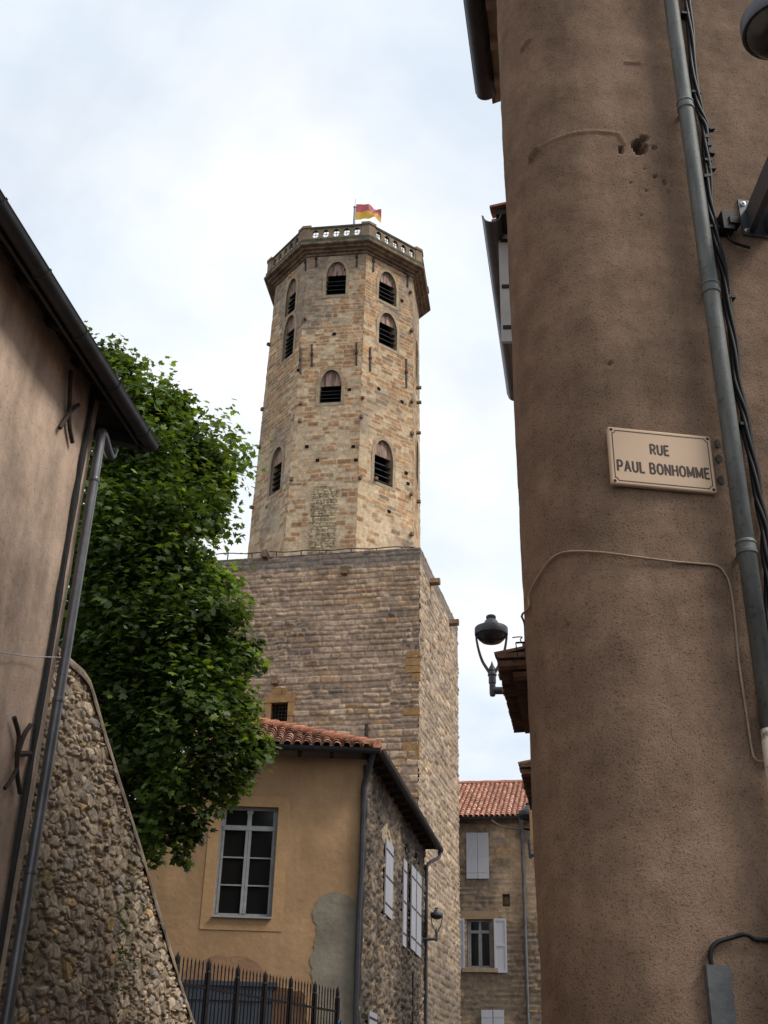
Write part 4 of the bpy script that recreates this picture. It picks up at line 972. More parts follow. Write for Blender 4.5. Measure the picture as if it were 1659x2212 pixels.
# crown: clumps of foliage (photo outline surveyed at the tree's distance)
clumps = []
for px, py, Y, r in ((225, 770, 19.5, .55), (262, 800, 19, .5), (285, 870, 18.5, .6), (340, 900, 18.6, .7), (385, 900, 19.2, .5), (372, 880, 19, .5), (250, 950, 18.2, .9), (330, 1000, 18, .9), (415, 970, 19, .7), (450, 1010, 19.2, .6),
                     (477, 1050, 19.4, .42), (440, 1100, 18.8, .8), (452, 1120, 19.2, .42), (360, 1120, 17.8, 1.0), (250, 1100, 18, 1.0), (200, 1030, 18.6, .9), (290, 1220, 17.8, 1.0), (390, 1220, 18.2, .85), (200, 1200, 18.2, 1.0), (430, 1240, 18.8, .5), (462, 1265, 18.2, .5),
                     (495, 1335, 18.0, .6), (535, 1420, 18.2, .45), (440, 1350, 17.6, .9), (330, 1340, 17.6, 1.0), (230, 1340, 18, 1.0), (490, 1440, 17.8, .6), (400, 1460, 17.5, .9), (300, 1460, 17.7, .9), (440, 1530, 17.6, .8), (520, 1520, 18.2, .4), (510, 1600, 18, .55), (550, 1610, 18.2, .4),
                     (540, 1660, 18.3, .35), (460, 1630, 17.7, .7), (370, 1580, 17.7, .8), (280, 1580, 18, .8), (490, 1690, 18.1, .4), (430, 1710, 18, .5), (350, 1690, 17.9, .7), (280, 1680, 18.2, .7), (400, 1770, 18.2, .45), (350, 1780, 18.3, .5), (395, 1815, 18.2, .3), (300, 1770, 18.6, .55), (310, 1850, 19, .4), (330, 1420, 19.6, 1.1), (400, 1480, 19.6, 1.0), (420, 1390, 19.4, .9), (300, 1500, 19.6, 1.1), (360, 1050, 19.6, .9), (330, 1250, 19.6, 1.1), (180, 1440, 18.4, .9), (220, 1560, 18.5, .8), (170, 1330, 18.8, .8)):
    clumps.append((at_y(px, py, Y), r))
front = len(clumps)
for k in range(64):
    a = rd.uniform(0, 2*math.pi); rr = math.sqrt(rd.random())*3.3; z = rd.uniform(6.5, 14.5)
    p = A(tb[0]-.3+math.cos(a)*rr, tb[1]+1.6+math.sin(a)*rr*.8, z)
    px_ = p[0]/p[1]
    if px_ > -.175 or p[0]+p[1]*.0 > -2.6: continue
    clumps.append((p, rd.uniform(.8, 1.2)))
LEAF = [(0, 0), (.18, .10), (.50, .16), (.36, .34), (.52, .62), (.22, .58), (0, 1.0), (-.22, .58), (-.52, .62), (-.36, .34), (-.50, .16), (-.18, .10)]
LV = np.array(LEAF)-np.array([0, .1])
nrng = np.random.default_rng(12)
lm = MB(); Vv = []; Qf = []; Cc = []; cnt = 0
for ci, (p, r) in enumerate(clumps):
    isf = ci < front; n = int((1000 if isf else 480)*r**1.9)+90
    cb = A(.066, .108, .024)*nrng.uniform(.5, 1.35)
    d_ = nrng.normal(size=(n, 3)); d_ /= np.linalg.norm(d_, axis=1)[:, None]; rad = r*(nrng.uniform(.25, 1.12, n)**.55)
    pos = p+d_*rad[:, None]*A(1, 1, .85)
    # gather the leaves of a clump in sprays
    spray = p+nrng.normal(size=(max(5, n//20), 3))*r*.562
    idx = nrng.integers(0, len(spray), n); pos = pos*.42+spray[idx]*.58+nrng.normal(size=(n, 3))*.04
    for q in range(n):
        out_ = (pos[q]-p)/max(r, .1)
        nn = unit(out_*.45+A(0, -.1, .95)+nrng.normal(size=3)*.42); ax = unit(np.cross(nn, nrng.normal(size=3))); ax = unit(ax+A(0, 0, -.35)+out_*.35); bx_ = unit(np.cross(nn, ax)); ax = np.cross(bx_, nn)
        s_ = nrng.uniform(.085, .165); curl = nrng.uniform(-.1, .3)
        V_ = pos[q]+(LV[:, :1]*bx_+LV[:, 1:]*ax)*s_-nn*(np.abs(LV[:, :1])**2*curl*s_*2)
        Vv.append(V_); tipn = np.dot(out_, A(.45, -.2, .6)); lit_tip = nrng.random() < .10+.6*max(0, min(1, (tipn-.45)*1.6))
        Cc.append(np.tile(cb*nrng.uniform(.7, 1.25)*(A(2.2, 1.85, 1.3) if lit_tip else 1), (12, 1)))  # brighter yellow-green on upper right outer leaves paints in light on the tips
        Qf.append(tuple(range(cnt, cnt+12))); cnt += 12
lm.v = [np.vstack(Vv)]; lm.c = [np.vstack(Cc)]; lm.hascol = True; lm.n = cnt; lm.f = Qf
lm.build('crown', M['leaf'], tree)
bm2 = MB(); top = tb+A(.2, 0, 5.8)
for k in range(0, len(clumps), 2):
    p, r = clumps[k]; st_ = top+UP*rd.uniform(-.6, 1.5) if p[2] > 7 else top-UP*rd.uniform(.2, 1); mid = (st_+p)/2+A(rd.uniform(-.2, .2), rd.uniform(0, .4), rd.uniform(.1, .6))
    bm2.tube(smooth_path([st_, mid, p], 4), list(np.linspace(.09, .015, 9)), 6)
bm2.build('branches', M['bark'], tree, smooth=True)

# ================================================================== IRON FENCE
FA = A(-1.285, 8.173, 0)*2.25; FB = A(-.267, 9.988, 0)*2.25; FT = 3.85; fd = unit(FB-FA); fnn = A(fd[1], -fd[0], 0); fl = np.linalg.norm(FB-FA)
fence = thing('iron_fence', 'black iron railings with spear tops in front of the ochre house', 'fence', FB)
st0 = FA-fd*1.6; ltot = fl+1.6; sp = .0975; nbar = int(ltot/sp)
def picket_mesh():
    mb = MB(); mb.lathe(A(0, 0, 0), [(.011, 1.2), (.011, FT-.16), (.014, FT-.14), (.011, FT-.12), (.015, FT-.07), (.0, FT)], n=6); return mb
def rel(o, p): o.location = [float(x) for x in (A(*p)-A(*fence.location))]; return o
pos_posts = [FB-fd*(k*fl/6.0) for k in range(8)]
pk = picket_mesh(); fence['_base'] = [0., 0., 0.]
p0 = pk.build('picket', M['black_iron'], fence)
first = True
for k in range(nbar):
    p = FB-fd*(sp*(k+.5))
    if min(np.linalg.norm(p-q) for q in pos_posts) < .045: continue
    o = p0 if first else p0.copy()
    if not first: COL.objects.link(o)
    first = False; o.location = [float(x) for x in (A(p[0], p[1], 0)-A(*fence.location))]
mb = MB(); mb.cbox(A(0, 0, 2.3), fd, fnn, UP, .07, .07, 2.7); mb.lathe(A(0, 0, FT-.2), [(.042, 0), (.046, .02), (.026, .05), (.038, .09), (.024, .16), (.0, .24)], n=8)
mb.box(-fd*.035+fnn*.035+UP*1.2, fd*.07, fnn*.22, UP*1.5)
p1 = mb.build('post', M['black_iron'], fence)
for k, q in enumerate(pos_posts):
    o = p1 if k == 0 else p1.copy()
    if k: COL.objects.link(o)
    o.location = [float(x) for x in (A(q[0], q[1], 0)-A(*fence.location))]
fence['_base'] = [float(x) for x in FB]
m = MB()
for z in (FT-.42, 1.4): m.box(st0-fnn*.012+UP*z, fd*ltot, fnn*.024, UP*.035)
m.build('rail', M['black_iron'], fence)
m = MB(); m.box(st0-fnn*.15, fd*(ltot+.1), fnn*.3, UP*1.25); m.build('plinth', M['dressed'], fence)
m = MB(); rg0 = FB+fnn*.05+UP*3.28; U, V = grid(0, 1, 0, 1, .12)
x = U*.16-.1; z = -.18*V+.05*np.sin(U*6)-.03*U; y = .03*np.sin(U*5+V*7)
m.addq((rg0+fd*x[..., None]+UP*z[..., None]+fnn*(y[..., None]+.04)).reshape(-1, 3), grid_quads(U))
tag(m.build('rag', M['blue_rag'], smooth=True), 'small blue rag tied to the last post of the iron railings', 'rag')

# ================================================================== NEAR CORNER HOUSE (right)
fW = az(82.5); nW = az(172.5)                    # along the facade, outward (towards the camera)
RC = A(1.128, 5.107, 0); RR = .45
nS = NL                                         # outward of its street side
corner_ = thing('corner_house', 'brown roughcast corner house with a rounded corner and zinc downpipe', 'house', (1.2, 5.2, 0))
a_s = math.atan2(nS[1], nS[0]); a_w = math.atan2(nW[1], nW[0])
if a_s > 0: a_s -= 0
dlt = (a_w-a_s) % (2*math.pi); arc = dlt*RR
SIDE = 4.1
def facade(S_, Z_, H_):
    """S_: metres along the wall: <0 street side, 0..arc rounded corner, >arc facade"""
    P_ = np.zeros(S_.shape+(3,)); an = a_s+np.clip(S_, 0, arc)/RR; nx, ny_ = np.cos(an), np.sin(an)
    P_[..., 0] = RC[0]+nx*(RR+H_); P_[..., 1] = RC[1]+ny_*(RR+H_)
    k = np.clip(-S_, 0, None); P_[..., :2] += D[:2]*k[..., None]
    k = np.clip(S_-arc, 0, None); P_[..., :2] += fW[:2]*k[..., None]
    wgt = sst(arc+.6, arc*.5, S_); lean = -.0085*(Z_-4.6)*wgt
    P_[..., 0] += lean; P_[..., 2] = Z_; return P_
PW = RC+nW*RR
def wuv(px, py): p = on(px, py, PW, nW); return np.dot(p-PW, fW)+arc, p[2]
def wpt(px, py, off=.0): return on(px, py, PW, nW)+nW*off
m = MB()
U, V = grid(-.6, arc+1.5, 1.4, 9.6, .0105)
h = .016*(fbm(U*1.8, V*1.8, 50, 4)-.5)+.004*(fbm(U*9, V*9, 51, 3)-.5)+.0022*(fbm(U*38, V*38, 52, 3)-.5)
def dent(px, py, rx, rz, dep, sd=0, hard=.3):
    u, v = wuv(px, py); q = np.sqrt(((U-u)/rx)**2+((V-v)/rz)**2)+.7*(fbm(U*28, V*28, 500+sd, 3)-.5); return -dep*sst(1+hard, 1-hard, q)
hole = dent(1384, 320, .040, .055, .09, 1, .06)+dent(1343, 324, .013, .030, .055, 2, .1); h = h+hole+dent(1393, 300, .02, .02, .035, 3, .2)
for x, y, r in ((1320, 783, .01), (1395, 365, .005), (1365, 395, .004), (1350, 392, .004), (1418, 382, .011), (1438, 395, .012), (1398, 412, .004), (1447, 413, .006), (1415, 320, .014), (1388, 465, .005), (1180, 1780, .006), (1220, 1318, .005)):
    h = h+dent(x, y, r, r, .018, x, .25)
def bump_line(pts, wid, amp):
    t = 0
    for (x0, y0), (x1, y1) in zip(pts, pts[1:]):
        a, b = A(*wuv(x0, y0)), A(*wuv(x1, y1)); ab = b-a; k = np.clip(((U-a[0])*ab[0]+(V-a[1])*ab[1])/np.dot(ab, ab), 0, 1)
        dd_ = np.hypot(U-a[0]-ab[0]*k, V-a[1]-ab[1]*k); t = np.maximum(t, amp*sst(wid, 0, dd_+.006*(fbm(U*25, V*25, 71, 2)-.5)))
    return t
h = h+bump_line([(1180, 275), (1260, 280), (1340, 290), (1352, 312)], .016, .009)+bump_line([(1150, 285), (1168, 275)], .03, .028)+bump_line([(1130, 40), (1150, 32)], .022, .02)+bump_line([(1355, 135), (1385, 137)], .012, .014)
m.addq(facade(U, V, h).reshape(-1, 3), grid_quads(U))
def coarse(u0, u1, v0, v1, r=.3):
    U2, V2 = grid(u0, u1, v0, v1, r); m.addq(facade(U2, V2, np.zeros(U2.shape)-.006).reshape(-1, 3), grid_quads(U2))
coarse(-SIDE, arc+6, 0, 1.41); coarse(-SIDE, arc+6, 9.59, 11.75); coarse(-SIDE, -.59, 1.4, 9.6); coarse(arc+1.49, arc+6, 1.4, 9.6)
e0_ = RC+nS*RR+D*SIDE; m.add([e0_, e0_-nS*6, e0_-nS*6+UP*11.75, e0_+UP*11.75], [(3, 2, 1, 0)])
m.build('wall', M['near_plaster'], corner_, smooth=True)
# eave, gutter and roof along the street side
def side(y_, p): # point on the street side, y_ metres along D from the corner tangent, p metres out
    return RC+nS*(RR+p)+D*y_
EZ = 11.8
m = MB(); m.box(side(-1.0, -.3)+UP*(EZ-.02), D*(SIDE+1), nS*.62, UP*.05); m.build('soffit', M['soffit_pale'], corner_)
for k in range(10): m = MB(); m.box(side(-.8+k*.5, -.2)+UP*(EZ-.14), D*.09, nS*.5, UP*.12); m.build('rafter_end', M['soffit_pale'], corner_)
m = MB(); m.sweep(half_round(.11), lerp_pts(side(-1, .41)+UP*EZ, side(SIDE-.12, .41)+UP*EZ, 8)); m.build('gutter', M['gutter'], corner_)
m = MB(); s2 = unit(-nS+UP*.32); n2 = unit(nS*.32+UP); tile_roof(m, side(-1, .38)+UP*(EZ+.08), D, s2, n2, SIDE+1.1, 2.4, .21, .34, .085, None, 31)
q = side(-1, .36)+UP*(EZ+.06); m.add([q, q+D*(SIDE+1.1), q+D*(SIDE+1.1)+s2*4, q+s2*4], [(3, 2, 1, 0)], A(.15, .08, .06)); m.build('roof', M['tile'], corner_)
# zinc downpipe on the facade
pu0 = [wpt(1436, 0, .075), wpt(1509, 553, .075), wpt(1610, 1244, .075), wpt(1640, 1560, .075)]
pc = sum(pu0)/4; pcx, pcy = pc[0], pc[1]
m = MB(); m.tube([A(pcx, pcy, z) for z in (9.8, 8, 6.5, 5, 3.06)], .041, 16); dpz = m.build('downpipe', M['zinc'], corner_, smooth=True)
for py in (232, 628, 1190):
    z = float(on(1436+(py)*.137, py, PW+nW*.075, nW)[2])
    mb = MB(); mb.lathe(A(pcx, pcy, z), [(.041, -.02), (.047, -.015), (.048, 0), (.044, .004), (.044, .03), (.048, .034), (.048, .042), (.043, .05)], n=18); mb.cbox(A(pcx, pcy, z+.012)-nW*.05, fW, nW, UP, .02, .08, .02); mb.build('pipe_collar', M['zinc'], dpz)
m = MB(); m.tube([A(pcx, pcy, z) for z in (3.1, 2.5, 1.2, 0)], .045, 16); m.build('cast_pipe', M['cream_pipe'], corner_, smooth=True)
# dark socket holes behind the pipe next to the sign
for px, py in ((1550, 960), (1553, 990), (1557, 1036)):
    m = MB(); p = wpt(px, py); rd = random.Random(py); m.prism([p-nW*.012+fW*.016*math.cos(a)*rd.uniform(.7, 1.3)+UP*.024*math.sin(a)*rd.uniform(.7, 1.3) for a in np.linspace(0, 5.6, 8)], nW*.016); m.build('fixing_hole', M['pvc'], corner_)

# street sign
tl, tr_, brr, bll = wuv(1308, 928), wuv(1528, 949), wuv(1545, 1070), wuv(1319, 1051)
su0 = (tl[0]+bll[0])/2; su1 = (tr_[0]+brr[0])/2; sv1 = (tl[1]+tr_[1])/2; sv0 = (bll[1]+brr[1])/2; sw_, sh_ = su1-su0, sv1-sv0
SP = PW+fW*(su0-arc)+UP*sv0+nW*.028
sign = thing('street_sign', 'cream enamel street name plate with brown lettering beside the zinc downpipe', 'sign', SP+fW*sw_/2)
m = MB(); bm = bmesh.new()
rr_ = .006; out_ = [(rr_, 0), (sw_-rr_, 0), (sw_, rr_), (sw_, sh_-rr_), (sw_-rr_, sh_), (rr_, sh_), (0, sh_-rr_), (0, rr_)]
m.prism([SP+fW*a+UP*b-nW*.022 for a, b in out_], nW*.018)
inn_ = [(min(max(a, .006), sw_-.006), min(max(b, .006), sh_-.006)) for a, b in out_]
m.add([SP+fW*a+UP*b-nW*.004 for a, b in out_]+[SP+fW*a+UP*b for a, b in inn_], [(i, (i+1) % 8, 8+(i+1) % 8, 8+i) for i in range(8)]+[tuple(range(8, 16))])
bm.free(); m.build('plate', M['enamel'], sign)
m = MB(); b_ = .024; n_ = .022; lw = .0045
b_ = .016; n_ = .02; lw = .004
pts = []
for cx_, cy_, q in ((b_, b_, 0), (sw_-b_, b_, 1), (sw_-b_, sh_-b_, 2), (b_, sh_-b_, 3)):
    for k in range(5):
        th = {0: math.pi/2, 1: math.pi, 2: 3*math.pi/2, 3: 0}[q]-k*math.pi/8
        pts.append((cx_+n_*.8*math.cos(th), cy_+n_*.8*math.sin(th)))
frame_ring(m, grow(pts, -lw), np.array(pts), SP, fW, nW, -.001, .0012); m.build('border_line', M['sign_ink'], sign)
STROKES = {   # capitals drawn as pen strokes in a 1 x 1 box
    'R': (.62, [[(0, 0), (0, 1), (.40, 1), (.56, .90), (.58, .74), (.54, .58), (.40, .48), (0, .48)], [(.30, .48), (.62, 0)]]),
    'U': (.60, [[(0, 1), (0, .28), (.08, .08), (.30, 0), (.52, .08), (.60, .28), (.60, 1)]]),
    'E': (.52, [[(.52, 0), (0, 0), (0, 1), (.52, 1)], [(0, .52), (.46, .52)]]),
    'P': (.58, [[(0, 0), (0, 1), (.40, 1), (.55, .90), (.58, .72), (.54, .55), (.40, .45), (0, .45)]]),
    'A': (.70, [[(0, 0), (.35, 1), (.70, 0)], [(.12, .32), (.58, .32)]]),
    'L': (.50, [[(0, 1), (0, 0), (.50, 0)]]),
    'B': (.60, [[(0, .53), (.36, .53), (.52, .62), (.54, .77), (.48, .93), (.34, 1), (0, 1), (0, 0), (.38, 0), (.55, .09), (.60, .27), (.54, .45), (.36, .53)]]),
    'O': (.66, [[(.33, 0), (.10, .10), (0, .32), (0, .68), (.10, .90), (.33, 1), (.56, .90), (.66, .68), (.66, .32), (.56, .10), (.33, 0)]]),
    'N': (.62, [[(0, 0), (0, 1), (.62, 0), (.62, 1)]]),
    'H': (.60, [[(0, 0), (0, 1)], [(.60, 0), (.60, 1)], [(0, .51), (.60, .51)]]),
    'M': (.78, [[(0, 0), (0, 1), (.39, .12), (.78, 1), (.78, 0)]])}
def lettering(txt, w_, h_, cu_, v0):
    gap = .36; tot = sum(.45 if ch == ' ' else STROKES[ch][0]+gap for ch in txt)-gap; x = 0; m = MB(); kx = w_/tot
    for ch in txt:
        if ch == ' ': x += .45; continue
        wd, st = STROKES[ch]
        for path in st:
            pts = [A(cu_-w_/2+(x+a)*kx, v0+b*h_, 0) for a, b in path]
            for p, q in zip(pts, pts[1:]):
                e_ = unit(q-p)*.0015; seg = [p-e_, q+e_]; mm = MB(); mm.tube(seg, .0053, 8)
                V = mm.v[0]; V = SP+V[:, :1]*fW+V[:, 1:2]*UP+nW*(.0006+V[:, 2:3]*.16); m.add(V, mm.f)
        x += wd+gap
    m.build('lettering', M['sign_ink'], sign)
lettering('RUE', sw_*.172, sh_*.165, sw_*.485, sh_*.58)
lettering('PAUL BONHOMME', sw_*.875, sh_*.175, sw_*.505, sh_*.235)
for a, b in ((.015, .015), (sw_-.015, .015), (.015, sh_-.015), (sw_-.015, sh_-.015)):
    mb = MB(); mb.lathe(SP+fW*a+UP*b, [(.0075, -.001), (.0075, .002), (.003, .004)], ax=nW, n=10); mb.build('screw', M['iron'], sign)

# cables on the facade
m = MB(); cp = [(1484, -120), (1482, 0), (1490, 110), (1500, 215), (1512, 260), (1520, 300), (1524, 380), (1532, 470), (1546, 540), (1562, 620), (1578, 745), (1590, 850), (1607, 930), (1625, 1040), (1640, 1120), (1650, 1200), (1655, 1300), (1662, 1420), (1668, 1600)]
pth = smooth_path([wpt(x, y, .03) for x, y in cp], 5)
rd = random.Random(2)
for k in range(4):
    ph = k*1.6; q = [p+fW*(.014*math.sin(i*.33+ph)+.004*math.sin(i*.9))+nW*(.012*math.cos(i*.33+ph)) for i, p in enumerate(pth)]; m.tube(q, .0105, 7)
bun = m.build('cable_bundle', M['cable'], smooth=True); tag(bun, 'bundle of twisted black cables running down beside the zinc downpipe', 'cable')
for x, y in ((1474, 40), (1496, 210), (1535, 500), (1568, 650), (1600, 925)):
    p = wpt(x, y, .0); mb = MB(); mb.box(p-fW*.02-UP*.008-nW*.01, fW*.055, UP*.016, nW*.055); tag(mb.build('cable_clip', M['cable']), 'black clip holding the cable bundle to the brown wall', 'clip', 'clips on the black cable bundle')
mb = MB(); rd = random.Random(6)
for k in range(7):
    p = wpt(1523+rd.uniform(-3, 12), 290+k*17, .035); mb.cbox(p, unit(fW+UP*rd.uniform(-.5, .5)), nW, UP, rd.uniform(.02, .045), .03, rd.uniform(.012, .03))
tag(mb.build('cable_connectors', M['cable']), 'cluster of black connectors on the cable bundle near the wall hole', 'connector')
m = MB(); cp = [(1133, 1400), (1132, 1350), (1134, 1320), (1140, 1290), (1152, 1262), (1168, 1235), (1185, 1212), (1205, 1197), (1235, 1191), (1300, 1194), (1370, 1203), (1450, 1213), (1510, 1218), (1545, 1222), (1564, 1236), (1576, 1265), (1586, 1330), (1596, 1430), (1612, 1540), (1624, 1620), (1632, 1640), (1646, 1646), (1675, 1640)]
def surf(px, py, off):
    """where a sight line meets the rounded wall"""
    u0, u1 = -.5, arc+1.4; best = None; r = ray(px, py); 
    for s_ in np.linspace(-.3, arc+1.3, 700):
        q = facade(np.array([s_]), np.array([4.5]), np.array([off]))[0]; dd_ = abs(q[0]/q[1]-r[0]/r[1])
        if best is None or dd_ < best[0]-1e-9 and (best[2] > q[1] or dd_ < best[0]*.3): best = (dd_, s_, q[1])
    z = 1.6+r[2]/r[1]*best[2]; return best[1], z
path = []
for x, y in cp:
    s_, z = surf(x, y, .01); path.append((s_, z))
pth = smooth_path([A(a, b, 0) for a, b in path], 5)
m.tube([facade(np.array([p[0]]), np.array([p[1]]), np.array([.012]))[0] for p in pth], .0055, 7)
bc = m.build('beige_cable', M['beige_cable'], smooth=True); tag(bc, 'thin beige cable looping round the rounded wall corner below the street sign', 'cable')
# grey duct cover with a loop of black cable low on the facade
m = MB(); d0, d1 = wuv(1518, 2086), wuv(1569, 2082); w_ = d1[0]-d0[0]; q = PW+fW*(d0[0]-arc)+UP*1.0
m.box(q-nW*.005, fW*w_, nW*.04, UP*(d0[1]-1.0)); duct = m.build('cable_duct', M['duct']); tag(duct, 'flat grey metal cable duct low on the brown facade', 'duct')
m = MB(); m.tube(smooth_path([wpt(1534, 2095, .02), wpt(1530, 2070, .02), wpt(1533, 2050, .02), wpt(1548, 2036, .02), wpt(1580, 2026, .02), wpt(1603, 2021, .03), wpt(1628, 2031, .02), wpt(1670, 2032, .02), wpt(1720, 2032, .02)], 5), .009, 8)
tag(m.build('black_cable', M['cable'], smooth=True), 'short black cable arching out of the grey duct', 'cable')

# ================================================================== STREET LAMPS
LU = 1.1/830
def lamp(name, wallpt, outdir, arm, scale, label, plate=False):
    """wallpt: where the arm meets the wall; outdir: horizontal unit vector off the wall"""
    t = thing(name, label, 'street lamp', wallpt, 'lyre-shaped street lamps on wall brackets', local=True)
    o = A(*outdir); s = unit(np.cross(UP, o)); k = LU*scale*1.0
    cx = o*arm; H0 = 0.0
    def zz(z): return (1530-z)*k
    m = MB()
    m.tube([o*0 if plate is False else cx*.6, cx], 48*k*.75, 10); m.lathe(cx, [(5*k, zz(1590)), (24*k, zz(1583)), (30*k, zz(1560)), (30*k, zz(1462)), (36*k, zz(1455)), (36*k, zz(1385)), (44*k, zz(1378)), (44*k, zz(1368)), (30*k, zz(1330))], n=16)
    if plate is False: m.lathe(o*.0, [(70*k, 0), (70*k, .015), (52*k, .03)], ax=o, n=14)
    if plate is not False:
        pc_ = UP*plate
        m.box(pc_-fW*.10-UP*.125, fW*.2, UP*.25, nW*.012)
        for sx in (-.045, .045): m.prism([pc_+fW*(sx-.018)+UP*a+nW*.01 for a in (-.09, .06)]+[pc_+fW*(sx+.018)+UP*a+nW*.01 for a in (.06, -.09)], cx*.92-pc_+UP*.02)
    m.build('bracket', M['lamp'], t)
    if plate is not False:
        for a, b in ((-.075, .095), (.075, .095), (-.075, -.095), (.075, -.095)):
            m = MB(); m.lathe(UP*(plate+b)+fW*a+nW*.012, [(.016, 0), (.016, .003), (.008, .006), (.008, .012), (0, .014)], ax=nW, n=12); m.build('bolt', M['screw'], t)
    m = MB()
    for sg in (-1, 1):
        pts = smooth_path([cx+o*sg*12*k+UP*zz(1370), cx+o*sg*48*k+UP*zz(1310), cx+o*sg*92*k+UP*zz(1230), cx+o*sg*125*k+UP*zz(1120), cx+o*sg*146*k+UP*zz(1000), cx+o*sg*150*k+UP*zz(920)], 4)
        for sgm in range(len(pts)-1): pass
        V = []; n_ = len(pts)
        for i, p in enumerate(pts):
            wd = (30-12*i/n_)*k; dp_ = (20)*k
            V += [p-o*wd*.5-s*dp_, p+o*wd*.5-s*dp_, p+o*wd*.5+s*dp_, p-o*wd*.5+s*dp_]
        m.add(V, [(i*4+j, i*4+(j+1) % 4, i*4+4+(j+1) % 4, i*4+4+j) for i in range(n_-1) for j in range(4)]+[(3, 2, 1, 0), tuple(range(4*n_-4, 4*n_))])
    m.lathe(cx, [(38*k, zz(1330)), (30*k, zz(1300)), (14*k, zz(1270)), (3*k, zz(1232))], n=12)
    m.build('lyre_yoke', M['lamp'], t)
    m = MB(); m.lathe(cx, [(140*k, zz(955)), (150*k, zz(966)), (160*k, zz(966)), (163*k, zz(958)), (163*k, zz(895)), (158*k, zz(888)), (102*k, zz(884)), (84*k, zz(858)), (66*k, zz(824)), (56*k, zz(808)), (34*k, zz(800))], n=28)
    m.build('hood', M['lamp'], t, smooth=False)
    m = MB(); m.lathe(cx, [(34*k, zz(804)), (34*k, zz(778))], n=16); m.build('collar', M['white_paint'], t)
    m = MB(); m.lathe(cx, [(44*k, zz(790)), (49*k, zz(782)), (49*k, zz(765)), (40*k, zz(756)), (5*k, zz(754))], n=18); m.build('cap', M['lamp'], t)
    m = MB(); m.lathe(cx, [(4*k, zz(1048)), (60*k, zz(1043)), (100*k, zz(1028)), (130*k, zz(1000)), (149*k, zz(960))], n=24); m.build('lens', M['lens'], t)
    return t
def lamp_at(pxc, py_arm, Y, label, sc, wall_x, arm_dir=None, plate=False):
    p = at_y(pxc, py_arm, Y); o = arm_dir if arm_dir is not None else unit(A(-.99, .12, 0))
    arm = (wall_x-p[0])/(-o[0]) if abs(o[0]) > .3 else wall_x
    wp = p-o*arm
    return lamp('street_lamp', wp, o, arm, sc, label, plate)
lamp_at(1064, 1492, 13.7, 'grey lyre-shaped lamp against the sky beside the first brown tiled canopy', .98, .1904*13.7-.303)
lamp_at(1146, 1846, 23.0, 'small dark lamp at the far right wall in front of the far stone house', .98, .1904*23-.303-.35)
p = at_y(944, 2030, 35.2)
lamp('street_lamp', A(K[0]+sE[0]*9.35, K[1]+sE[1]*9.35, p[2]), sN, max(.35, float(np.dot(p-(K+sE*9.35), sN))), .85, 'dark lamp on the far corner of the ochre house side wall')
pp_ = wpt(1636, 476, .0); rim = at_y(1606, 62, 3.75); k_ = LU*.82; ctr = A(rim[0]+160*k_, rim[1], 0); od = ctr-A(pp_[0], pp_[1], 0); ol = np.linalg.norm(od)
wp_ = A(pp_[0], pp_[1], rim[2]-(1530-960)*k_)
nl = lamp('street_lamp', wp_, unit(od), ol, .82, 'dark lamp close overhead cropped by the right edge of the view', pp_[2]-wp_[2])
# junction box beside the near lamp's plate
m = MB(); p = wpt(1562, 494, .0); m.cbox(p+nW*.035, fW, nW, UP, .062, .075, .12); m.cbox(p+nW*.05+UP*.0+fW*.035, fW, nW, UP, .06, .06, .045); m.tube(smooth_path([p+nW*.03-UP*.04, p+nW*.04-UP*.12+fW*.02, p+nW*.03-UP*.14+fW*.12], 4), .008, 6)
tag(m.build('junction_box', M['cable']), 'black junction box between the cable bundle and the near lamp bracket', 'box')

# ================================================================== RIGHT ROW OF HOUSES down the street
def row_house(name, label, y0, y1, zt, out=0., soff='soffit', gut=True):
    t = thing(name, label, 'house', side(y0, 0)-nS*2)
    m = MB(); P_ = side(y0, out); m.box(P_-nS*6, D*(y1-y0), nS*6, UP*zt); m.build('wall', M['left_plaster'], t)
    if gut:
        m = MB(); m.box(side(y0, out)+UP*zt-nS*.2, D*(y1-y0), nS*.56, UP*.06); m.build('soffit', M['soffit'], t)
        m = MB(); m.sweep(half_round(.10), lerp_pts(side(y0, out+.40)+UP*zt, side(y1, out+.40)+UP*zt, 8)); m.build('gutter', M['zinc_dark'], t)
    ov = .37 if gut else -.08
    m = MB(); tile_roof(m, side(y0, out+ov)+UP*(zt+.09), D, s2, n2, y1-y0, 2.6, .21, .34, .09, None, 41)
    q = side(y0, out+ov-.02)+UP*(zt+.07); m.add([q, q+D*(y1-y0), q+D*(y1-y0)+s2*4, q+s2*4], [(3, 2, 1, 0)], A(.15, .08, .06)); m.build('roof', M['tile'], t); return t
T0 = float(np.dot(RC, D))
h2 = row_house('street_house', 'house with zinc gutter and orange tile end peeking out past the rounded corner', 9.25-T0/1.0*0-5.05, 12.7-5.05, 10.22)
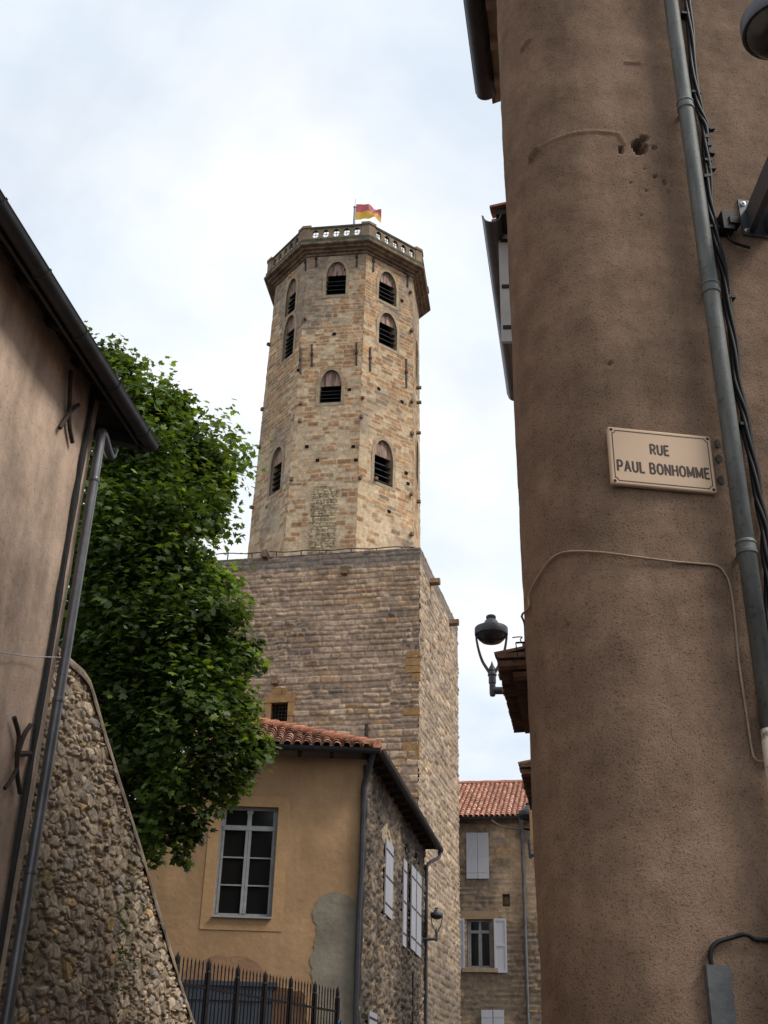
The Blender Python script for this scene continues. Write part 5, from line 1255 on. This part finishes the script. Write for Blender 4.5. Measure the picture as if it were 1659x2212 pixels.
# opened pale shutter under that gutter
sp0 = at_y(1084, 745, 9.75); sp1 = at_y(1084, 500, 9.75)
m = MB(); q = side(9.75-5.05-.15, .0); wv = unit(nS*.93-D*.1); hh_ = sp1[2]-sp0[2]
pl = [(0, 0), (.36, 0), (.36, hh_-.22), (.33, hh_-.1), (.26, hh_), (0, hh_)]
m.prism([A(q[0], q[1], sp0[2])+wv*a+UP*b for a, b in pl], D*.04); sh2 = m.build('shutter', M['white_paint'], h2)
for b in (.1, .45, .86): m = MB(); m.box(A(q[0], q[1], sp0[2]+hh_*b)-D*.012+wv*.02, wv*.32, UP*.045, D*.011); m.build('hinge_strap', M['iron'], sh2)
h3 = row_house('street_house', 'low house behind the second tiled canopy at the right of the street', 17.5-5.05, 30, 5.3, .3, gut=False)
wl3 = row_house('street_house', 'low plastered house behind the first tiled canopy at the right of the street', 12.71-5.05, 17.49-5.05, 5.55, 0, gut=False)
zA, zB = at_y(1140, 1835, 17.0)[2], at_y(1140, 1672, 17.0)[2]
m = MB(); q = side(17.0-5.05, 0)
for k in range(6): m.box(A(q[0], q[1], zA)+nS*(.012+k*.105), nS*.102, UP*(zB-zA), D*(.04-.003*(k % 2)))
m.build('shutter', M['ochre_band'], wl3)
def canopy(name, y0, y1, p, z, label, wt_):
    """stepped rows of tiles under a small roof, seen from below"""
    t = thing(name, label, 'canopy', side((y0+y1)/2, 0)+UP*z, 'tiled canopies on the right-hand houses')
    m = MB(); n_ = int((y1-y0)/.125)
    for lv in range(3):
        pr = p*(.48+.24*lv); zl = z+.0+lv*.09; off = .07*(2-lv)
        for k in range(n_):
            y_ = y0+off+(y1-y0-off)*(k+.5)/n_
            if y_ > y1-.25*(2-lv): continue
            a = side(y_, 0)+UP*zl; b = side(y_, pr)+UP*(zl-.015)
            m.tube([a, b], [.05, .058], 7, col=A(.105, .06, .042)*(.8+.4*hsh(k, lv, 7)))
        m.box(side(y0+off, 0)+UP*(zl+.05), D*(y1-y0-off-.25*(2-lv)), nS*(pr+.01), UP*.05, A(.14, .085, .06))
    m.build('tile_rows', M['tile'], t)
    m = MB(); tile_roof(m, side(y0, p-.03)+UP*(z+.24), D, unit(-nS+UP*.3), unit(nS*.3+UP), y1-y0, p*1.05, .16, .3, .06, None, 51, ((.15, .085, .06), (.12, .07, .05), (.19, .11, .08)), wts=(1, 1, 1))
    m.build('roof', M['tile'], t)
    return t
canopy('tiled_canopy', 10.9-5.05, 13.1-5.05, .60, 5.62, 'larger brown tiled canopy just behind the rounded corner near the grey lamp', 0)
canopy('tiled_canopy', 14.9-5.05, 16.8-5.05, .64, 5.62, 'smaller brown tiled canopy further down the right of the street', 0)
def hook(y_, z, p, q, label):
    """wall bracket p long whose end carries a curled cable hook of size q"""
    m = MB(); e = side(y_, p)+UP*z; r = q*.055
    m.tube([side(y_, -.02)+UP*z, e], r*1.7, 7)
    m.tube(smooth_path([e-nS*q*.55, e-nS*q*.42+UP*q*.3, e-nS*q*.6+UP*q*.52, e-nS*q*.1+UP*q*.55, e+nS*q*.3+UP*q*.5], 5), r, 6)
    m.tube(smooth_path([e, e-nS*q*.08-UP*q*.8, e-nS*q*.12-UP*q*1.5, e+nS*q*.15-UP*q*1.85, e+nS*q*.42-UP*q*1.65], 5), r, 6)
    tag(m.build('cable_hook', M['cable'], smooth=True), label, 'bracket', 'curled iron hooks on the right-hand houses')
S1 = side(.12, 0)
hk = on(1112, 1374, S1, A(0, 1, 0)); hook(.2, float(hk[2]), .05, .055, 'larger curled iron hook on the rounded corner above the tiled canopy')
m = MB(); m.tube([side(.2, .0)+UP*(hk[2]+.11), side(.2, .0)+UP*(hk[2]-.09)], .007, 7); tag(m.build('conduit', M['cable']), 'short dark conduit on the rounded corner carrying the hook', 'conduit')
hk = on(1143, 1628, side(14.7-5.05, 0), A(0, 1, 0)); hook(14.7-5.05, float(hk[2]), .40, .09, 'smaller curled iron hook further along above the smaller tiled canopy')
# overhead cable from the far house to the right-hand wall
a = at_y(1062, 1771, 51.4); b = at_y(1134, 1790, 24.0); m = MB(); pts = [a+(b-a)*t_-UP*(.12*4*t_*(1-t_)) for t_ in np.linspace(0, 1, 16)]; pts.append(side(24.5-5.05, .3)+UP*b[2])
m.tube(pts, .03, 6); tag(m.build('overhead_cable', M['cable']), 'dark cable slung from the far house eave to the right-hand wall', 'cable')

for o in bpy.data.objects:
    if '_base' in o.keys(): del o['_base']
